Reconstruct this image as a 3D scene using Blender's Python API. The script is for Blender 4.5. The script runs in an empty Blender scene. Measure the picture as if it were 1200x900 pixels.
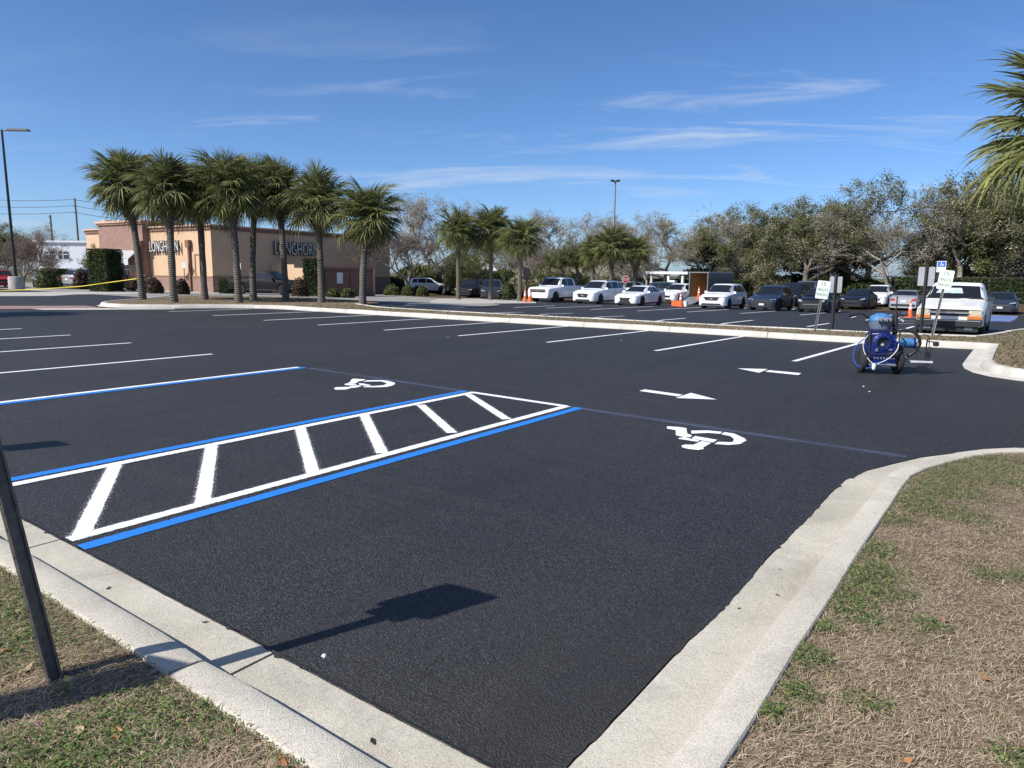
import bpy, bmesh, math, random
import numpy as np
from mathutils import Vector, Matrix
RN = random.Random(11)
NP = np.random.default_rng(5)
rad = math.radians
SC = bpy.context.scene
COL = SC.collection

# ------------------------------------------------------------------ camera
FPX = 826.73                                   # focal length in pixels of the 1200 x 900 photograph
CAMH = 1.60
FW = Vector((-0.58318671, 0.79750629, -0.15452174))
RT = Vector((0.80605867, 0.59171883, 0.01175748))
UP = Vector((-0.10081009, 0.11769678, 0.98791943))
cd = bpy.data.cameras.new('camera')
cd.sensor_width = 36.0
cd.lens = FPX / 1200 * 36
cd.clip_start = 0.05
cd.clip_end = 6000
camo = bpy.data.objects.new('camera', cd)
COL.objects.link(camo)
camo.matrix_world = Matrix(((RT.x, UP.x, -FW.x, 0), (RT.y, UP.y, -FW.y, 0), (RT.z, UP.z, -FW.z, CAMH), (0, 0, 0, 1)))
SC.camera = camo

# ------------------------------------------------------------------ light
SUN_EL = rad(43)
SH = Vector((0.39, 0.921))                      # direction in which shadows fall
SUN = Vector((-SH.x * math.cos(SUN_EL), -SH.y * math.cos(SUN_EL), math.sin(SUN_EL)))
sd = bpy.data.lights.new('sun', 'SUN')
sd.energy = 5.0
sd.angle = rad(0.53)
sd.color = (1.0, 0.955, 0.89)
so = bpy.data.objects.new('sun', sd)
COL.objects.link(so)
so.rotation_euler = SUN.to_track_quat('Z', 'Y').to_euler()
so.location = (0, 0, 60)

wd = bpy.data.worlds.new('World')
SC.world = wd
wd.use_nodes = True
nt = wd.node_tree
for n in list(nt.nodes):
    nt.nodes.remove(n)


def wn(t, **k):
    n = nt.nodes.new(t)
    for a, b in k.items():
        setattr(n, a, b)
    return n


sky = wn('ShaderNodeTexSky', sky_type='NISHITA')
sky.sun_disc = False
sky.sun_elevation = SUN_EL
sky.sun_rotation = math.atan2(SUN.x, SUN.y) % (2 * math.pi)
sky.altitude = 0
sky.air_density = 0.65
sky.dust_density = 0.9
sky.ozone_density = 6.0
tc = wn('ShaderNodeTexCoord')
sx = wn('ShaderNodeSeparateXYZ')
nt.links.new(tc.outputs['Generated'], sx.inputs[0])


def wmath(op, a, b=None, clamp=False):
    n = wn('ShaderNodeMath', operation=op)
    n.use_clamp = clamp
    for i, q in enumerate((a, b)):
        if q is None:
            continue
        if isinstance(q, (int, float)):
            n.inputs[i].default_value = q
        else:
            nt.links.new(q, n.inputs[i])
    return n.outputs[0]


zc = wmath('MAXIMUM', sx.outputs[2], 0.02)
zz = wmath('ADD', zc, 0.12)
cx = wmath('DIVIDE', sx.outputs[0], zz)
cy = wmath('DIVIDE', sx.outputs[1], zz)
cmb = wn('ShaderNodeCombineXYZ')
nt.links.new(cx, cmb.inputs[0])
nt.links.new(cy, cmb.inputs[1])
mp = wn('ShaderNodeMapping')
mpr = wn('ShaderNodeMapping')
mpr.inputs['Rotation'].default_value = (0, 0, rad(-31))
nt.links.new(cmb.outputs[0], mpr.inputs[0])
nt.links.new(mpr.outputs[0], mp.inputs[0])
mp.inputs['Scale'].default_value = (0.62, 2.1, 1)
mp.inputs['Location'].default_value = (2.9, 1.75, 0)
n1 = wn('ShaderNodeTexNoise')
n1.inputs['Scale'].default_value = 1.25
n1.inputs['Detail'].default_value = 8
n1.inputs['Roughness'].default_value = 0.62
n1.inputs['Distortion'].default_value = 0.8
nt.links.new(mp.outputs[0], n1.inputs[0])
n2 = wn('ShaderNodeTexNoise')
n2.inputs['Scale'].default_value = 0.42
n2.inputs['Detail'].default_value = 3
nt.links.new(mp.outputs[0], n2.inputs[0])
cl = wmath('MULTIPLY', wmath('MULTIPLY', wmath('SUBTRACT', n1.outputs[0], 0.50, True), 4.6),
           wmath('MULTIPLY', wmath('SUBTRACT', n2.outputs[0], 0.40, True), 6.0))
low = wn('ShaderNodeMapRange')
low.inputs[1].default_value = 0.33
low.inputs[2].default_value = 0.18
nt.links.new(sx.outputs[2], low.inputs[0])
cl = wmath('MULTIPLY', cl, low.outputs[0], True)
cl = wmath('MULTIPLY', cl, 0.5)
mx = wn('ShaderNodeMix', data_type='RGBA')
nt.links.new(cl, mx.inputs[0])
hs = wn('ShaderNodeHueSaturation')
hs.inputs['Saturation'].default_value = 1.08
nt.links.new(sky.outputs[0], hs.inputs['Color'])
nt.links.new(hs.outputs[0], mx.inputs[6])
mx.inputs[7].default_value = (4.6, 4.9, 5.3, 1)
bg = wn('ShaderNodeBackground')
bg.inputs[1].default_value = 0.13
nt.links.new(mx.outputs[2], bg.inputs[0])
wo = wn('ShaderNodeOutputWorld')
nt.links.new(bg.outputs[0], wo.inputs[0])

SC.view_settings.view_transform = 'Standard'
SC.view_settings.look = 'None'
SC.view_settings.exposure = 0.36
SC.view_settings.gamma = 1.0
SC.render.engine = 'CYCLES'


# ------------------------------------------------------------------ positions
SLOPE0, SLOPE1, SL = 24.0, 50.0, 0.024


def gz(x, y):
    return -SL * (min(max(y, SLOPE0), SLOPE1) - SLOPE0)


def ray(px, py):
    return FW + RT * ((px - 600) / FPX) - UP * ((py - 450) / FPX)


def gp(px, py, dz=0.0):
    """ground point seen at a pixel"""
    d = ray(px, py)
    z = 0.0
    for _ in range(60):
        t = (z + dz - CAMH) / d.z
        x, y = d.x * t, d.y * t
        z = 0.5 * z + 0.5 * gz(x, y)
    return Vector((x, y, gz(x, y) + dz))


def dp(px, depth, py=None):
    """ground point below the direction of a pixel column, at a depth"""
    d = ray(px, 335 if py is None else py)
    t = depth / (d.dot(FW))
    x, y = d.x * t, d.y * t
    return Vector((x, y, gz(x, y)))


def hz(px, py, depth):
    """height above z=0 of a pixel at a depth"""
    d = ray(px, py)
    t = depth / d.dot(FW)
    return CAMH + d.z * t


def topx(P):
    v = P - Vector((0, 0, CAMH))
    z = v.dot(FW)
    if z < 0.05:
        return (-9999, -9999)
    return (600 + FPX * v.dot(RT) / z, 450 - FPX * v.dot(UP) / z)


# ------------------------------------------------------------------ materials
M = {}


class NT:
    def __init__(s, name):
        s.m = bpy.data.materials.new(name)
        s.m.use_nodes = True
        s.t = s.m.node_tree
        s.b = s.t.nodes['Principled BSDF']
        s.out = s.t.nodes['Material Output']
        M[name] = s.m

    def n(s, ty, **k):
        q = s.t.nodes.new(ty)
        for a, b in k.items():
            setattr(q, a, b)
        return q

    def l(s, a, b):
        s.t.links.new(a, b)

    def pos(s, obj=True):
        c = s.n('ShaderNodeTexCoord')
        return c.outputs['Object' if obj else 'UV']

    def gpos(s):
        return s.n('ShaderNodeNewGeometry').outputs['Position']

    def noise(s, co, sc, de=4, ro=0.6, di=0.0):
        q = s.n('ShaderNodeTexNoise')
        q.inputs['Scale'].default_value = sc
        q.inputs['Detail'].default_value = de
        q.inputs['Roughness'].default_value = ro
        q.inputs['Distortion'].default_value = di
        s.l(co, q.inputs['Vector'])
        return q.outputs['Fac']

    def voro(s, co, sc, feature='F1'):
        q = s.n('ShaderNodeTexVoronoi', feature=feature)
        q.inputs['Scale'].default_value = sc
        s.l(co, q.inputs['Vector'])
        return q

    def ramp(s, f, stops):
        q = s.n('ShaderNodeValToRGB')
        e = q.color_ramp.elements
        while len(e) < len(stops):
            e.new(0.5)
        for i, (p, c) in enumerate(stops):
            e[i].position = p
            e[i].color = (*c, 1) if len(c) == 3 else c
        s.l(f, q.inputs[0])
        return q.outputs[0]

    def mix(s, f, a, b, mode='MIX'):
        q = s.n('ShaderNodeMix', data_type='RGBA', blend_type=mode)
        for i, v in ((0, f), (6, a), (7, b)):
            if isinstance(v, (int, float)):
                q.inputs[i].default_value = v
            elif isinstance(v, tuple):
                q.inputs[i].default_value = (*v, 1)
            else:
                s.l(v, q.inputs[i])
        return q.outputs[2]

    def math(s, op, a, b=0.0, clamp=False):
        q = s.n('ShaderNodeMath', operation=op)
        q.use_clamp = clamp
        for i, v in enumerate((a, b)):
            if isinstance(v, (int, float)):
                q.inputs[i].default_value = v
            else:
                s.l(v, q.inputs[i])
        return q.outputs[0]

    def bump(s, h, st=0.3, di=0.01, nrm=None):
        q = s.n('ShaderNodeBump')
        q.inputs['Strength'].default_value = st
        q.inputs['Distance'].default_value = di
        s.l(h, q.inputs['Height'])
        if nrm is not None:
            s.l(nrm, q.inputs['Normal'])
        s.l(q.outputs[0], s.b.inputs['Normal'])
        return q.outputs[0]

    def set(s, col=None, rough=0.6, metal=0.0, spec=None, coat=0.0):
        if col is not None:
            if isinstance(col, tuple):
                s.b.inputs['Base Color'].default_value = (*col, 1)
            else:
                s.l(col, s.b.inputs['Base Color'])
        if isinstance(rough, (int, float)):
            s.b.inputs['Roughness'].default_value = rough
        else:
            s.l(rough, s.b.inputs['Roughness'])
        s.b.inputs['Metallic'].default_value = metal
        if spec is not None:
            s.b.inputs['Specular IOR Level'].default_value = spec
        if coat:
            s.b.inputs['Coat Weight'].default_value = coat
            s.b.inputs['Coat Roughness'].default_value = 0.05
        return s


def plain(name, col, rough=0.6, metal=0.0, var=0.12, sc=6.0, coat=0.0, spec=None, bump=0.0):
    k = NT(name)
    co = k.pos()
    f = k.noise(co, sc, 4)
    a = tuple(max(0, c * (1 - var)) for c in col)
    b = tuple(min(1, c * (1 + var)) for c in col)
    k.set(k.ramp(f, [(0.3, a), (0.7, b)]), rough, metal, spec, coat)
    if bump:
        k.bump(k.noise(co, sc * 6, 3), bump, 0.01)
    return k.m


# asphalt, freshly seal-coated
k = NT('asphalt')
g = k.gpos()
v1 = k.voro(g, 165)
v2 = k.voro(g, 95)
nb = k.noise(g, 0.35, 5, 0.6)
nm = k.noise(g, 3.0, 4, 0.6)
nf = k.noise(g, 260, 3, 0.75)
base = k.ramp(nb, [(0.3, (0.0235, 0.0237, 0.0255)), (0.7, (0.0345, 0.0347, 0.0368))])
base = k.mix(k.math('MULTIPLY', k.math('SUBTRACT', nm, 0.52, True), 2.2, True), base, (0.038, 0.0373, 0.0365))
# stones of the aggregate: each its own tone, a few bare and pale
sep = k.n('ShaderNodeSeparateColor')
k.l(v1.outputs['Color'], sep.inputs[0])
tone = k.ramp(sep.outputs[0], [(0.0, (0.4,) * 3), (0.5, (0.8,) * 3), (0.8, (1.45,) * 3), (1.0, (3.0,) * 3)])
base = k.mix(1.0, base, tone, 'MULTIPLY')
sep2 = k.n('ShaderNodeSeparateColor')
k.l(v2.outputs['Color'], sep2.inputs[0])
pale = k.ramp(sep2.outputs[1], [(0.955, (0, 0, 0)), (0.985, (1, 1, 1))])
base = k.mix(k.math('MULTIPLY', pale, 0.55), base, (0.10, 0.10, 0.10))
base = k.mix(k.math('MULTIPLY', k.math('SUBTRACT', v2.outputs['Distance'], 0.42, True), 3.0, True), base, (0.008, 0.008, 0.009))
dist = k.n('ShaderNodeVectorMath', operation='DISTANCE')
k.l(g, dist.inputs[0])
dist.inputs[1].default_value = (-1.15, 2.0, 0)
dn = k.math('ADD', dist.outputs['Value'], k.math('MULTIPLY', nm, 1.6))
dust = k.n('ShaderNodeMapRange')
dust.inputs[1].default_value = 2.5
dust.inputs[2].default_value = 0.7
k.l(dn, dust.inputs[0])
base = k.mix(k.math('MULTIPLY', dust.outputs[0], 0.5), base, (0.042, 0.037, 0.031))
# faint lap marks of the sealer and dust streaks along the lane
mp2 = k.n('ShaderNodeMapping')
mp2.inputs['Scale'].default_value = (0.16, 2.6, 1)
mp2.inputs['Rotation'].default_value = (0, 0, 0.04)
k.l(g, mp2.inputs[0])
st = k.noise(mp2.outputs[0], 1.4, 6, 0.7, 0.5)
base = k.mix(k.math('MULTIPLY', k.math('SUBTRACT', st, 0.55, True), 1.6, True), base, (0.055, 0.054, 0.052))
mp3 = k.n('ShaderNodeMapping')
mp3.inputs['Scale'].default_value = (1.7, 0.12, 1)
k.l(g, mp3.inputs[0])
st2 = k.noise(mp3.outputs[0], 1.1, 3, 0.5, 0.2)
base = k.mix(k.math('MULTIPLY', k.math('SUBTRACT', st2, 0.52, True), 2.0, True), base, (0.013, 0.013, 0.014))
hgt = k.math('ADD', k.math('MULTIPLY', v2.outputs['Distance'], 0.8), k.math('ADD', k.math('MULTIPLY', v1.outputs['Distance'], 0.9), k.math('MULTIPLY', nf, 0.5)))
k.set(base, k.ramp(k.math('ADD', k.math('MULTIPLY', nb, .5), k.math('MULTIPLY', st, .5)), [(0.3, (0.58,) * 3), (0.7, (0.72,) * 3)]), 0, 0.42)
k.bump(hgt, 0.85, 0.0055)

k = NT('old_asphalt')
g = k.gpos()
base = k.ramp(k.noise(g, 0.5, 6, 0.65), [(0.3, (0.19, 0.18, 0.165)), (0.7, (0.28, 0.265, 0.24))])
k.set(base, 0.85)
k.bump(k.noise(g, 60, 3), 0.4, 0.006)


def concrete(name, a, b, speck=True):
    k = NT(name)
    g = k.gpos()
    base = k.ramp(k.noise(g, 1.3, 6, 0.65), [(0.3, a), (0.72, b)])
    v = k.voro(g, 170)
    sp = k.ramp(v.outputs['Color'], [(0.0, (0.62,) * 3), (0.25, (.9,) * 3), (0.6, (1,) * 3), (1.0, (1.18,) * 3)])
    grime = k.noise(g, 0.8, 8, 0.75, 1.0)
    base = k.mix(k.math('MULTIPLY', k.math('SUBTRACT', grime, 0.5, True), 2.6, True), base, tuple(c * 0.6 for c in a))
    base = k.mix(1.0, base, sp, 'MULTIPLY')
    st = k.noise(g, 5.5, 5, 0.7, 0.6)
    base = k.mix(k.math('MULTIPLY', k.math('SUBTRACT', st, 0.56, True), 2.0, True), base, tuple(c * 0.62 for c in a))
    k.set(base, 0.9, 0, 0.3)
    k.bump(k.math('ADD', v.outputs['Distance'], k.noise(g, 90, 3)), 0.45, 0.004)


concrete('concrete', (0.43, 0.395, 0.325), (0.57, 0.53, 0.445))
concrete('concrete_far', (0.46, 0.435, 0.385), (0.60, 0.575, 0.52))
concrete('concrete_gutter', (0.40, 0.37, 0.30), (0.54, 0.505, 0.42))
concrete('concrete_apron', (0.36, 0.34, 0.31), (0.46, 0.44, 0.40))

k = NT('soil')
g = k.gpos()
base = k.ramp(k.noise(g, 6, 7, 0.7), [(0.25, (0.075, 0.056, 0.036)), (0.5, (0.20, 0.155, 0.105)), (0.75, (0.30, 0.245, 0.175))])
k.set(base, 0.95, 0, 0.1)
k.bump(k.noise(g, 70, 5, 0.7), 1.0, 0.02)

k = NT('mulch')
g = k.gpos()
k.set(k.ramp(k.noise(g, 9, 7, 0.7), [(0.3, (0.05, 0.035, 0.022)), (0.7, (0.14, 0.10, 0.065))]), 0.95, 0, 0.1)
k.bump(k.noise(g, 40, 5, 0.7), 1.0, 0.03)

k = NT('meadow')
g = k.gpos()
k.set(k.ramp(k.noise(g, 0.6, 7, 0.7), [(0.3, (0.06, 0.07, 0.03)), (0.7, (0.14, 0.13, 0.06))]), 0.95, 0, 0.1)
k.bump(k.noise(g, 20, 5, 0.7), 1.0, 0.03)

k = NT('pavers')
g = k.gpos()
k.set(k.ramp(k.noise(g, 3, 6, 0.7), [(0.3, (0.20, 0.115, 0.095)), (0.7, (0.31, 0.20, 0.17))]), 0.85)


def attr_leaf(name, rough=0.6, trans=0.25, spec=0.3):
    k = NT(name)
    a = k.n('ShaderNodeAttribute', attribute_name='col')
    k.set(a.outputs['Color'], rough, 0, spec)
    if trans:
        tr = k.n('ShaderNodeBsdfTranslucent')
        k.l(a.outputs['Color'], tr.inputs[0])
        ms = k.n('ShaderNodeMixShader')
        ms.inputs[0].default_value = trans
        k.l(k.b.outputs[0], ms.inputs[1])
        k.l(tr.outputs[0], ms.inputs[2])
        k.l(ms.outputs[0], k.out.inputs[0])


attr_leaf('leaf', 0.6, 0.32, 0.25)
attr_leaf('blade', 0.7, 0.2, 0.2)
attr_leaf('twig', 0.9, 0, 0.1)


def paint(name, col, hw, over=0.5):
    """painted line: solid within hw of the centre line (uv.x in metres), speckled overspray outside"""
    k = NT(name)
    uv = k.pos(False)
    s = k.n('ShaderNodeSeparateXYZ')
    k.l(uv, s.inputs[0])
    g = k.gpos()
    d = k.math('SUBTRACT', k.math('ABSOLUTE', s.outputs[0]), hw)
    wob = k.math('MULTIPLY', k.math('SUBTRACT', k.noise(g, 24, 4, 0.7), 0.5), 0.028)
    d = k.math('ADD', d, wob)
    inside = k.n('ShaderNodeMapRange')
    inside.inputs[1].default_value = 0.004
    inside.inputs[2].default_value = -0.002
    k.l(d, inside.inputs[0])
    fall = k.n('ShaderNodeMapRange')
    fall.inputs[1].default_value = 0.085
    fall.inputs[2].default_value = 0.0
    k.l(d, fall.inputs[0])
    gr = k.noise(g, 75, 4, 0.85)
    ov = k.math('MULTIPLY', k.math('SUBTRACT', k.math('ADD', k.math('MULTIPLY', k.math('MULTIPLY', fall.outputs[0], fall.outputs[0]), 0.22), k.math('MULTIPLY', gr, 0.95)), 0.66, True), 16.0 * over, True)
    wear = k.math('SUBTRACT', 1.0, k.math('MULTIPLY', k.math('SUBTRACT', k.noise(g, 120, 2, 0.8), 0.66, True), 3.0, True), True)
    al = k.math('MAXIMUM', k.math('MULTIPLY', inside.outputs[0], wear), ov)
    b = tuple(c * 0.93 for c in col)
    k.set(k.ramp(k.noise(g, 8, 4), [(0.3, b), (0.7, col)]), 0.6, 0, 0.35)
    k.l(al, k.b.inputs['Alpha'])
    k.bump(k.voro(g, 95).outputs['Distance'], 0.5, 0.004)


paint('paint_white', (0.78, 0.79, 0.80), 0.048, 0.3)
paint('paint_white_wide', (0.80, 0.81, 0.82), 0.05, 0.5)
paint('paint_blue', (0.020, 0.185, 0.60), 0.054, 0.12)
paint('paint_stencil', (0.78, 0.79, 0.80), 99, 0)
# powder of the snapped layout line
k = NT('chalk')
uv = k.pos(False)
s = k.n('ShaderNodeSeparateXYZ')
k.l(uv, s.inputs[0])
g = k.gpos()
fa = k.n('ShaderNodeMapRange')
fa.inputs[1].default_value = 0.14
fa.inputs[2].default_value = 0.0
k.l(k.math('ABSOLUTE', s.outputs[0]), fa.inputs[0])
f2 = k.math('MULTIPLY', fa.outputs[0], fa.outputs[0])
f2 = k.math('MULTIPLY', f2, fa.outputs[0])
lo = k.n('ShaderNodeMapRange')
lo.inputs[1].default_value = 0.35
lo.inputs[2].default_value = 0.75
k.l(k.noise(g, 0.9, 3), lo.inputs[0])
al = k.math('MULTIPLY', f2, k.math('MULTIPLY', k.math('SUBTRACT', k.noise(g, 120, 3, 0.8), 0.36, True), 1.7, True))
al = k.math('MULTIPLY', al, k.math('ADD', k.math('MULTIPLY', lo.outputs[0], 0.8), 0.25))
k.set((0.30, 0.38, 0.68), 0.8)
k.l(al, k.b.inputs['Alpha'])

for nme, c, r, me in (
    ('car_white', (0.78, 0.79, 0.80), 0.25, 0), ('car_silver', (0.50, 0.51, 0.52), 0.3, 0.55), ('car_black', (0.006, 0.0065, 0.008), 0.35, 0),
    ('car_dark_blue', (0.018, 0.026, 0.05), 0.22, 0.1), ('car_dark_grey', (0.03, 0.034, 0.042), 0.25, 0.2), ('car_red', (0.34, 0.012, 0.018), 0.25, 0),
        ('car_teal', (0.03, 0.07, 0.085), 0.25, 0.2), ('car_grey_blue', (0.11, 0.125, 0.15), 0.3, 0.3), ('car_white_old', (0.74, 0.735, 0.71), 0.4, 0)):
    plain(nme, c, r, me, 0.04, 2.0, coat=0.25 if 'black' in nme else 0.6)
plain('car_black_shaded', (0.006, 0.006, 0.007), 0.6, 0, 0.1, 4, spec=0.2)  # black with its gloss dulled, standing in for palm shade on the pickup
plain('glass_dark', (0.012, 0.014, 0.017), 0.06, 0, 0.1, 2, spec=0.6)
plain('tyre', (0.016, 0.016, 0.017), 0.85, 0, 0.2, 20)
plain('rim_silver', (0.42, 0.43, 0.44), 0.35, 0.8)
plain('rim_dark', (0.06, 0.06, 0.065), 0.4, 0.6)
plain('black_plastic', (0.016, 0.016, 0.018), 0.6)
plain('chrome', (0.62, 0.63, 0.65), 0.2, 0.9, 0.05)
plain('headlight', (0.36, 0.38, 0.40), 0.15, 0.2, 0.1, 20, spec=0.8)
plain('headlight_yellowed', (0.50, 0.48, 0.34), 0.25, 0.1, 0.15, 20)
plain('amber', (0.50, 0.16, 0.03), 0.3)
plain('tail_red', (0.36, 0.01, 0.012), 0.25)
plain('plate_white', (0.62, 0.66, 0.62), 0.5)
plain('stucco', (0.565, 0.385, 0.245), 0.9, 0, 0.06, 1.2, bump=0.2)
plain('stucco_dark', (0.20, 0.105, 0.075), 0.9, 0, 0.1, 2)
plain('cornice', (0.30, 0.165, 0.11), 0.8)
plain('cornice_light', (0.58, 0.38, 0.26), 0.8)
k = NT('brick')
mpn = k.n('ShaderNodeMapping')
co = k.pos()
sx3 = k.n('ShaderNodeSeparateXYZ')
k.l(co, sx3.inputs[0])
cmb3 = k.n('ShaderNodeCombineXYZ')
k.l(k.math('ADD', sx3.outputs[0], sx3.outputs[1]), cmb3.inputs[0])
k.l(sx3.outputs[2], cmb3.inputs[1])
bt = k.n('ShaderNodeTexBrick')
bt.inputs['Scale'].default_value = 1.0
bt.inputs['Brick Width'].default_value = 0.22
bt.inputs['Row Height'].default_value = 0.075
bt.inputs['Mortar Size'].default_value = 0.008
bt.inputs['Color1'].default_value = (0.22, 0.115, 0.085, 1)
bt.inputs['Color2'].default_value = (0.32, 0.19, 0.145, 1)
bt.inputs['Mortar'].default_value = (0.28, 0.21, 0.18, 1)
k.l(cmb3.outputs[0], bt.inputs['Vector'])
k.set(bt.outputs['Color'], 0.9)
plain('beige_wall', (0.60, 0.50, 0.34), 0.9, 0, 0.06, 1.0)
plain('cream_wall', (0.68, 0.61, 0.47), 0.9, 0, 0.06, 1.0)
plain('white_wall', (0.62, 0.64, 0.68), 0.85, 0, 0.05, 1.0)
plain('white_roof', (0.72, 0.73, 0.72), 0.6, 0, 0.05, 1.0)
plain('metal_awning', (0.58, 0.59, 0.58), 0.4, 0.4)
plain('window_glass', (0.03, 0.04, 0.055), 0.1, 0, 0.1, 1, spec=0.6)
plain('white_trim', (0.70, 0.71, 0.72), 0.6)
plain('dark_metal', (0.028, 0.027, 0.027), 0.5, 0.3)
plain('galvanised', (0.34, 0.345, 0.35), 0.5, 0.7, 0.12, 10)
plain('post_brown', (0.034, 0.032, 0.033), 0.42, 0.4, 0.25, 30)
plain('post_near', (0.10, 0.098, 0.097), 0.45, 0.5, 0.35, 25)
plain('post_grey', (0.21, 0.21, 0.205), 0.6, 0.5, 0.2, 14)
plain('sign_white', (0.70, 0.73, 0.70), 0.45, 0, 0.03)
plain('sign_back', (0.40, 0.41, 0.42), 0.45, 0.7, 0.08)
plain('sign_green', (0.02, 0.20, 0.085), 0.5)
plain('sign_blue', (0.02, 0.11, 0.48), 0.45)
plain('sign_red', (0.34, 0.03, 0.025), 0.55)
plain('cone_orange', (0.80, 0.135, 0.03), 0.55, 0, 0.08)
plain('cone_band', (0.72, 0.72, 0.70), 0.5)
plain('bark', (0.155, 0.13, 0.11), 0.95, 0, 0.35, 9, bump=0.8)
plain('bark_pale', (0.26, 0.235, 0.205), 0.95, 0, 0.3, 9, bump=0.6)
k = NT('palm_bark')
co = k.pos()
s3 = k.n('ShaderNodeSeparateXYZ')
k.l(co, s3.inputs[0])
wv = k.n('ShaderNodeTexWave')
wv.wave_type = 'BANDS'
wv.bands_direction = 'Z'
wv.inputs['Scale'].default_value = 3.2
wv.inputs['Distortion'].default_value = 5.0
wv.inputs['Detail'].default_value = 3
k.l(co, wv.inputs[0])
k.set(k.mix(k.noise(co, 5, 5), k.ramp(wv.outputs['Fac'], [(0.2, (0.10, 0.085, 0.07)), (0.8, (0.21, 0.185, 0.155))]), (0.125, 0.11, 0.09)), 0.95, 0, 0.1)
k.bump(wv.outputs['Fac'], 0.8, 0.03)
plain('robot_blue', (0.007, 0.018, 0.13), 0.5, 0.15, 0.5, 16)
plain('robot_light_blue', (0.045, 0.16, 0.34), 0.55, 0, .35, 14)
plain('robot_grey', (0.10, 0.13, 0.17), 0.5)
plain('hose_black', (0.012, 0.012, 0.013), 0.45)
plain('hose_white', (0.62, 0.64, 0.66), 0.4)
plain('hose_blue', (0.03, 0.09, 0.42), 0.4)
plain('tape_yellow', (0.72, 0.58, 0.05), 0.5)
plain('plywood', (0.33, 0.18, 0.08), 0.7, 0, 0.15, 3)
plain('wire', (0.03, 0.03, 0.035), 0.6)
plain('wood_pole', (0.19, 0.165, 0.14), 0.9)
plain('leaf_tan', (0.40, 0.29, 0.17), 0.8, 0, 0.2, 30)
plain('leaf_orange', (0.36, 0.16, 0.06), 0.8, 0, 0.2, 30)
plain('leaf_dark', (0.03, 0.022, 0.016), 0.8)
plain('petal', (0.80, 0.80, 0.76), 0.6)
plain('flower_yellow', (0.70, 0.36, 0.03), 0.6)
plain('stem_green', (0.09, 0.14, 0.035), 0.6)
plain('letter_white', (0.48, 0.47, 0.44), 0.6)
plain('letter_dark', (0.03, 0.025, 0.022), 0.6)
plain('yellow_kerb_paint', (0.70, 0.44, 0.06), 0.7)
plain('old_line', (0.46, 0.46, 0.45), 0.8)
plain('handicap_wash', (0.11, 0.17, 0.34), 0.7, 0, 0.2, 2)
plain('litter', (0.7, 0.7, 0.68), 0.6)
plain('interior', (0.06, 0.055, 0.05), 0.8)
plain('sunshade', (0.42, 0.52, 0.52), 0.35, 0.2, 0.3, 6)


# ------------------------------------------------------------------ object helpers
def tag(o, label=None, cat=None, group=None, kind=None):
    if label:
        o['label'] = label
    if cat:
        o['category'] = cat
    if group:
        o['group'] = group
    if kind:
        o['kind'] = kind
    return o


def empty(name, loc=(0, 0, 0), rz=0.0, label=None, cat=None, group=None):
    o = bpy.data.objects.new(name, None)
    o.empty_display_size = 0.2
    COL.objects.link(o)
    o.location = loc
    o.rotation_euler = (0, 0, rz)
    return tag(o, label, cat, group)


def link(name, me, parent=None, loc=None, rot=None, scale=None):
    o = bpy.data.objects.new(name, me)
    COL.objects.link(o)
    if parent:
        o.parent = parent
    if loc is not None:
        o.location = loc
    if rot is not None:
        o.rotation_euler = rot
    if scale is not None:
        o.scale = scale
    return o


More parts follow.
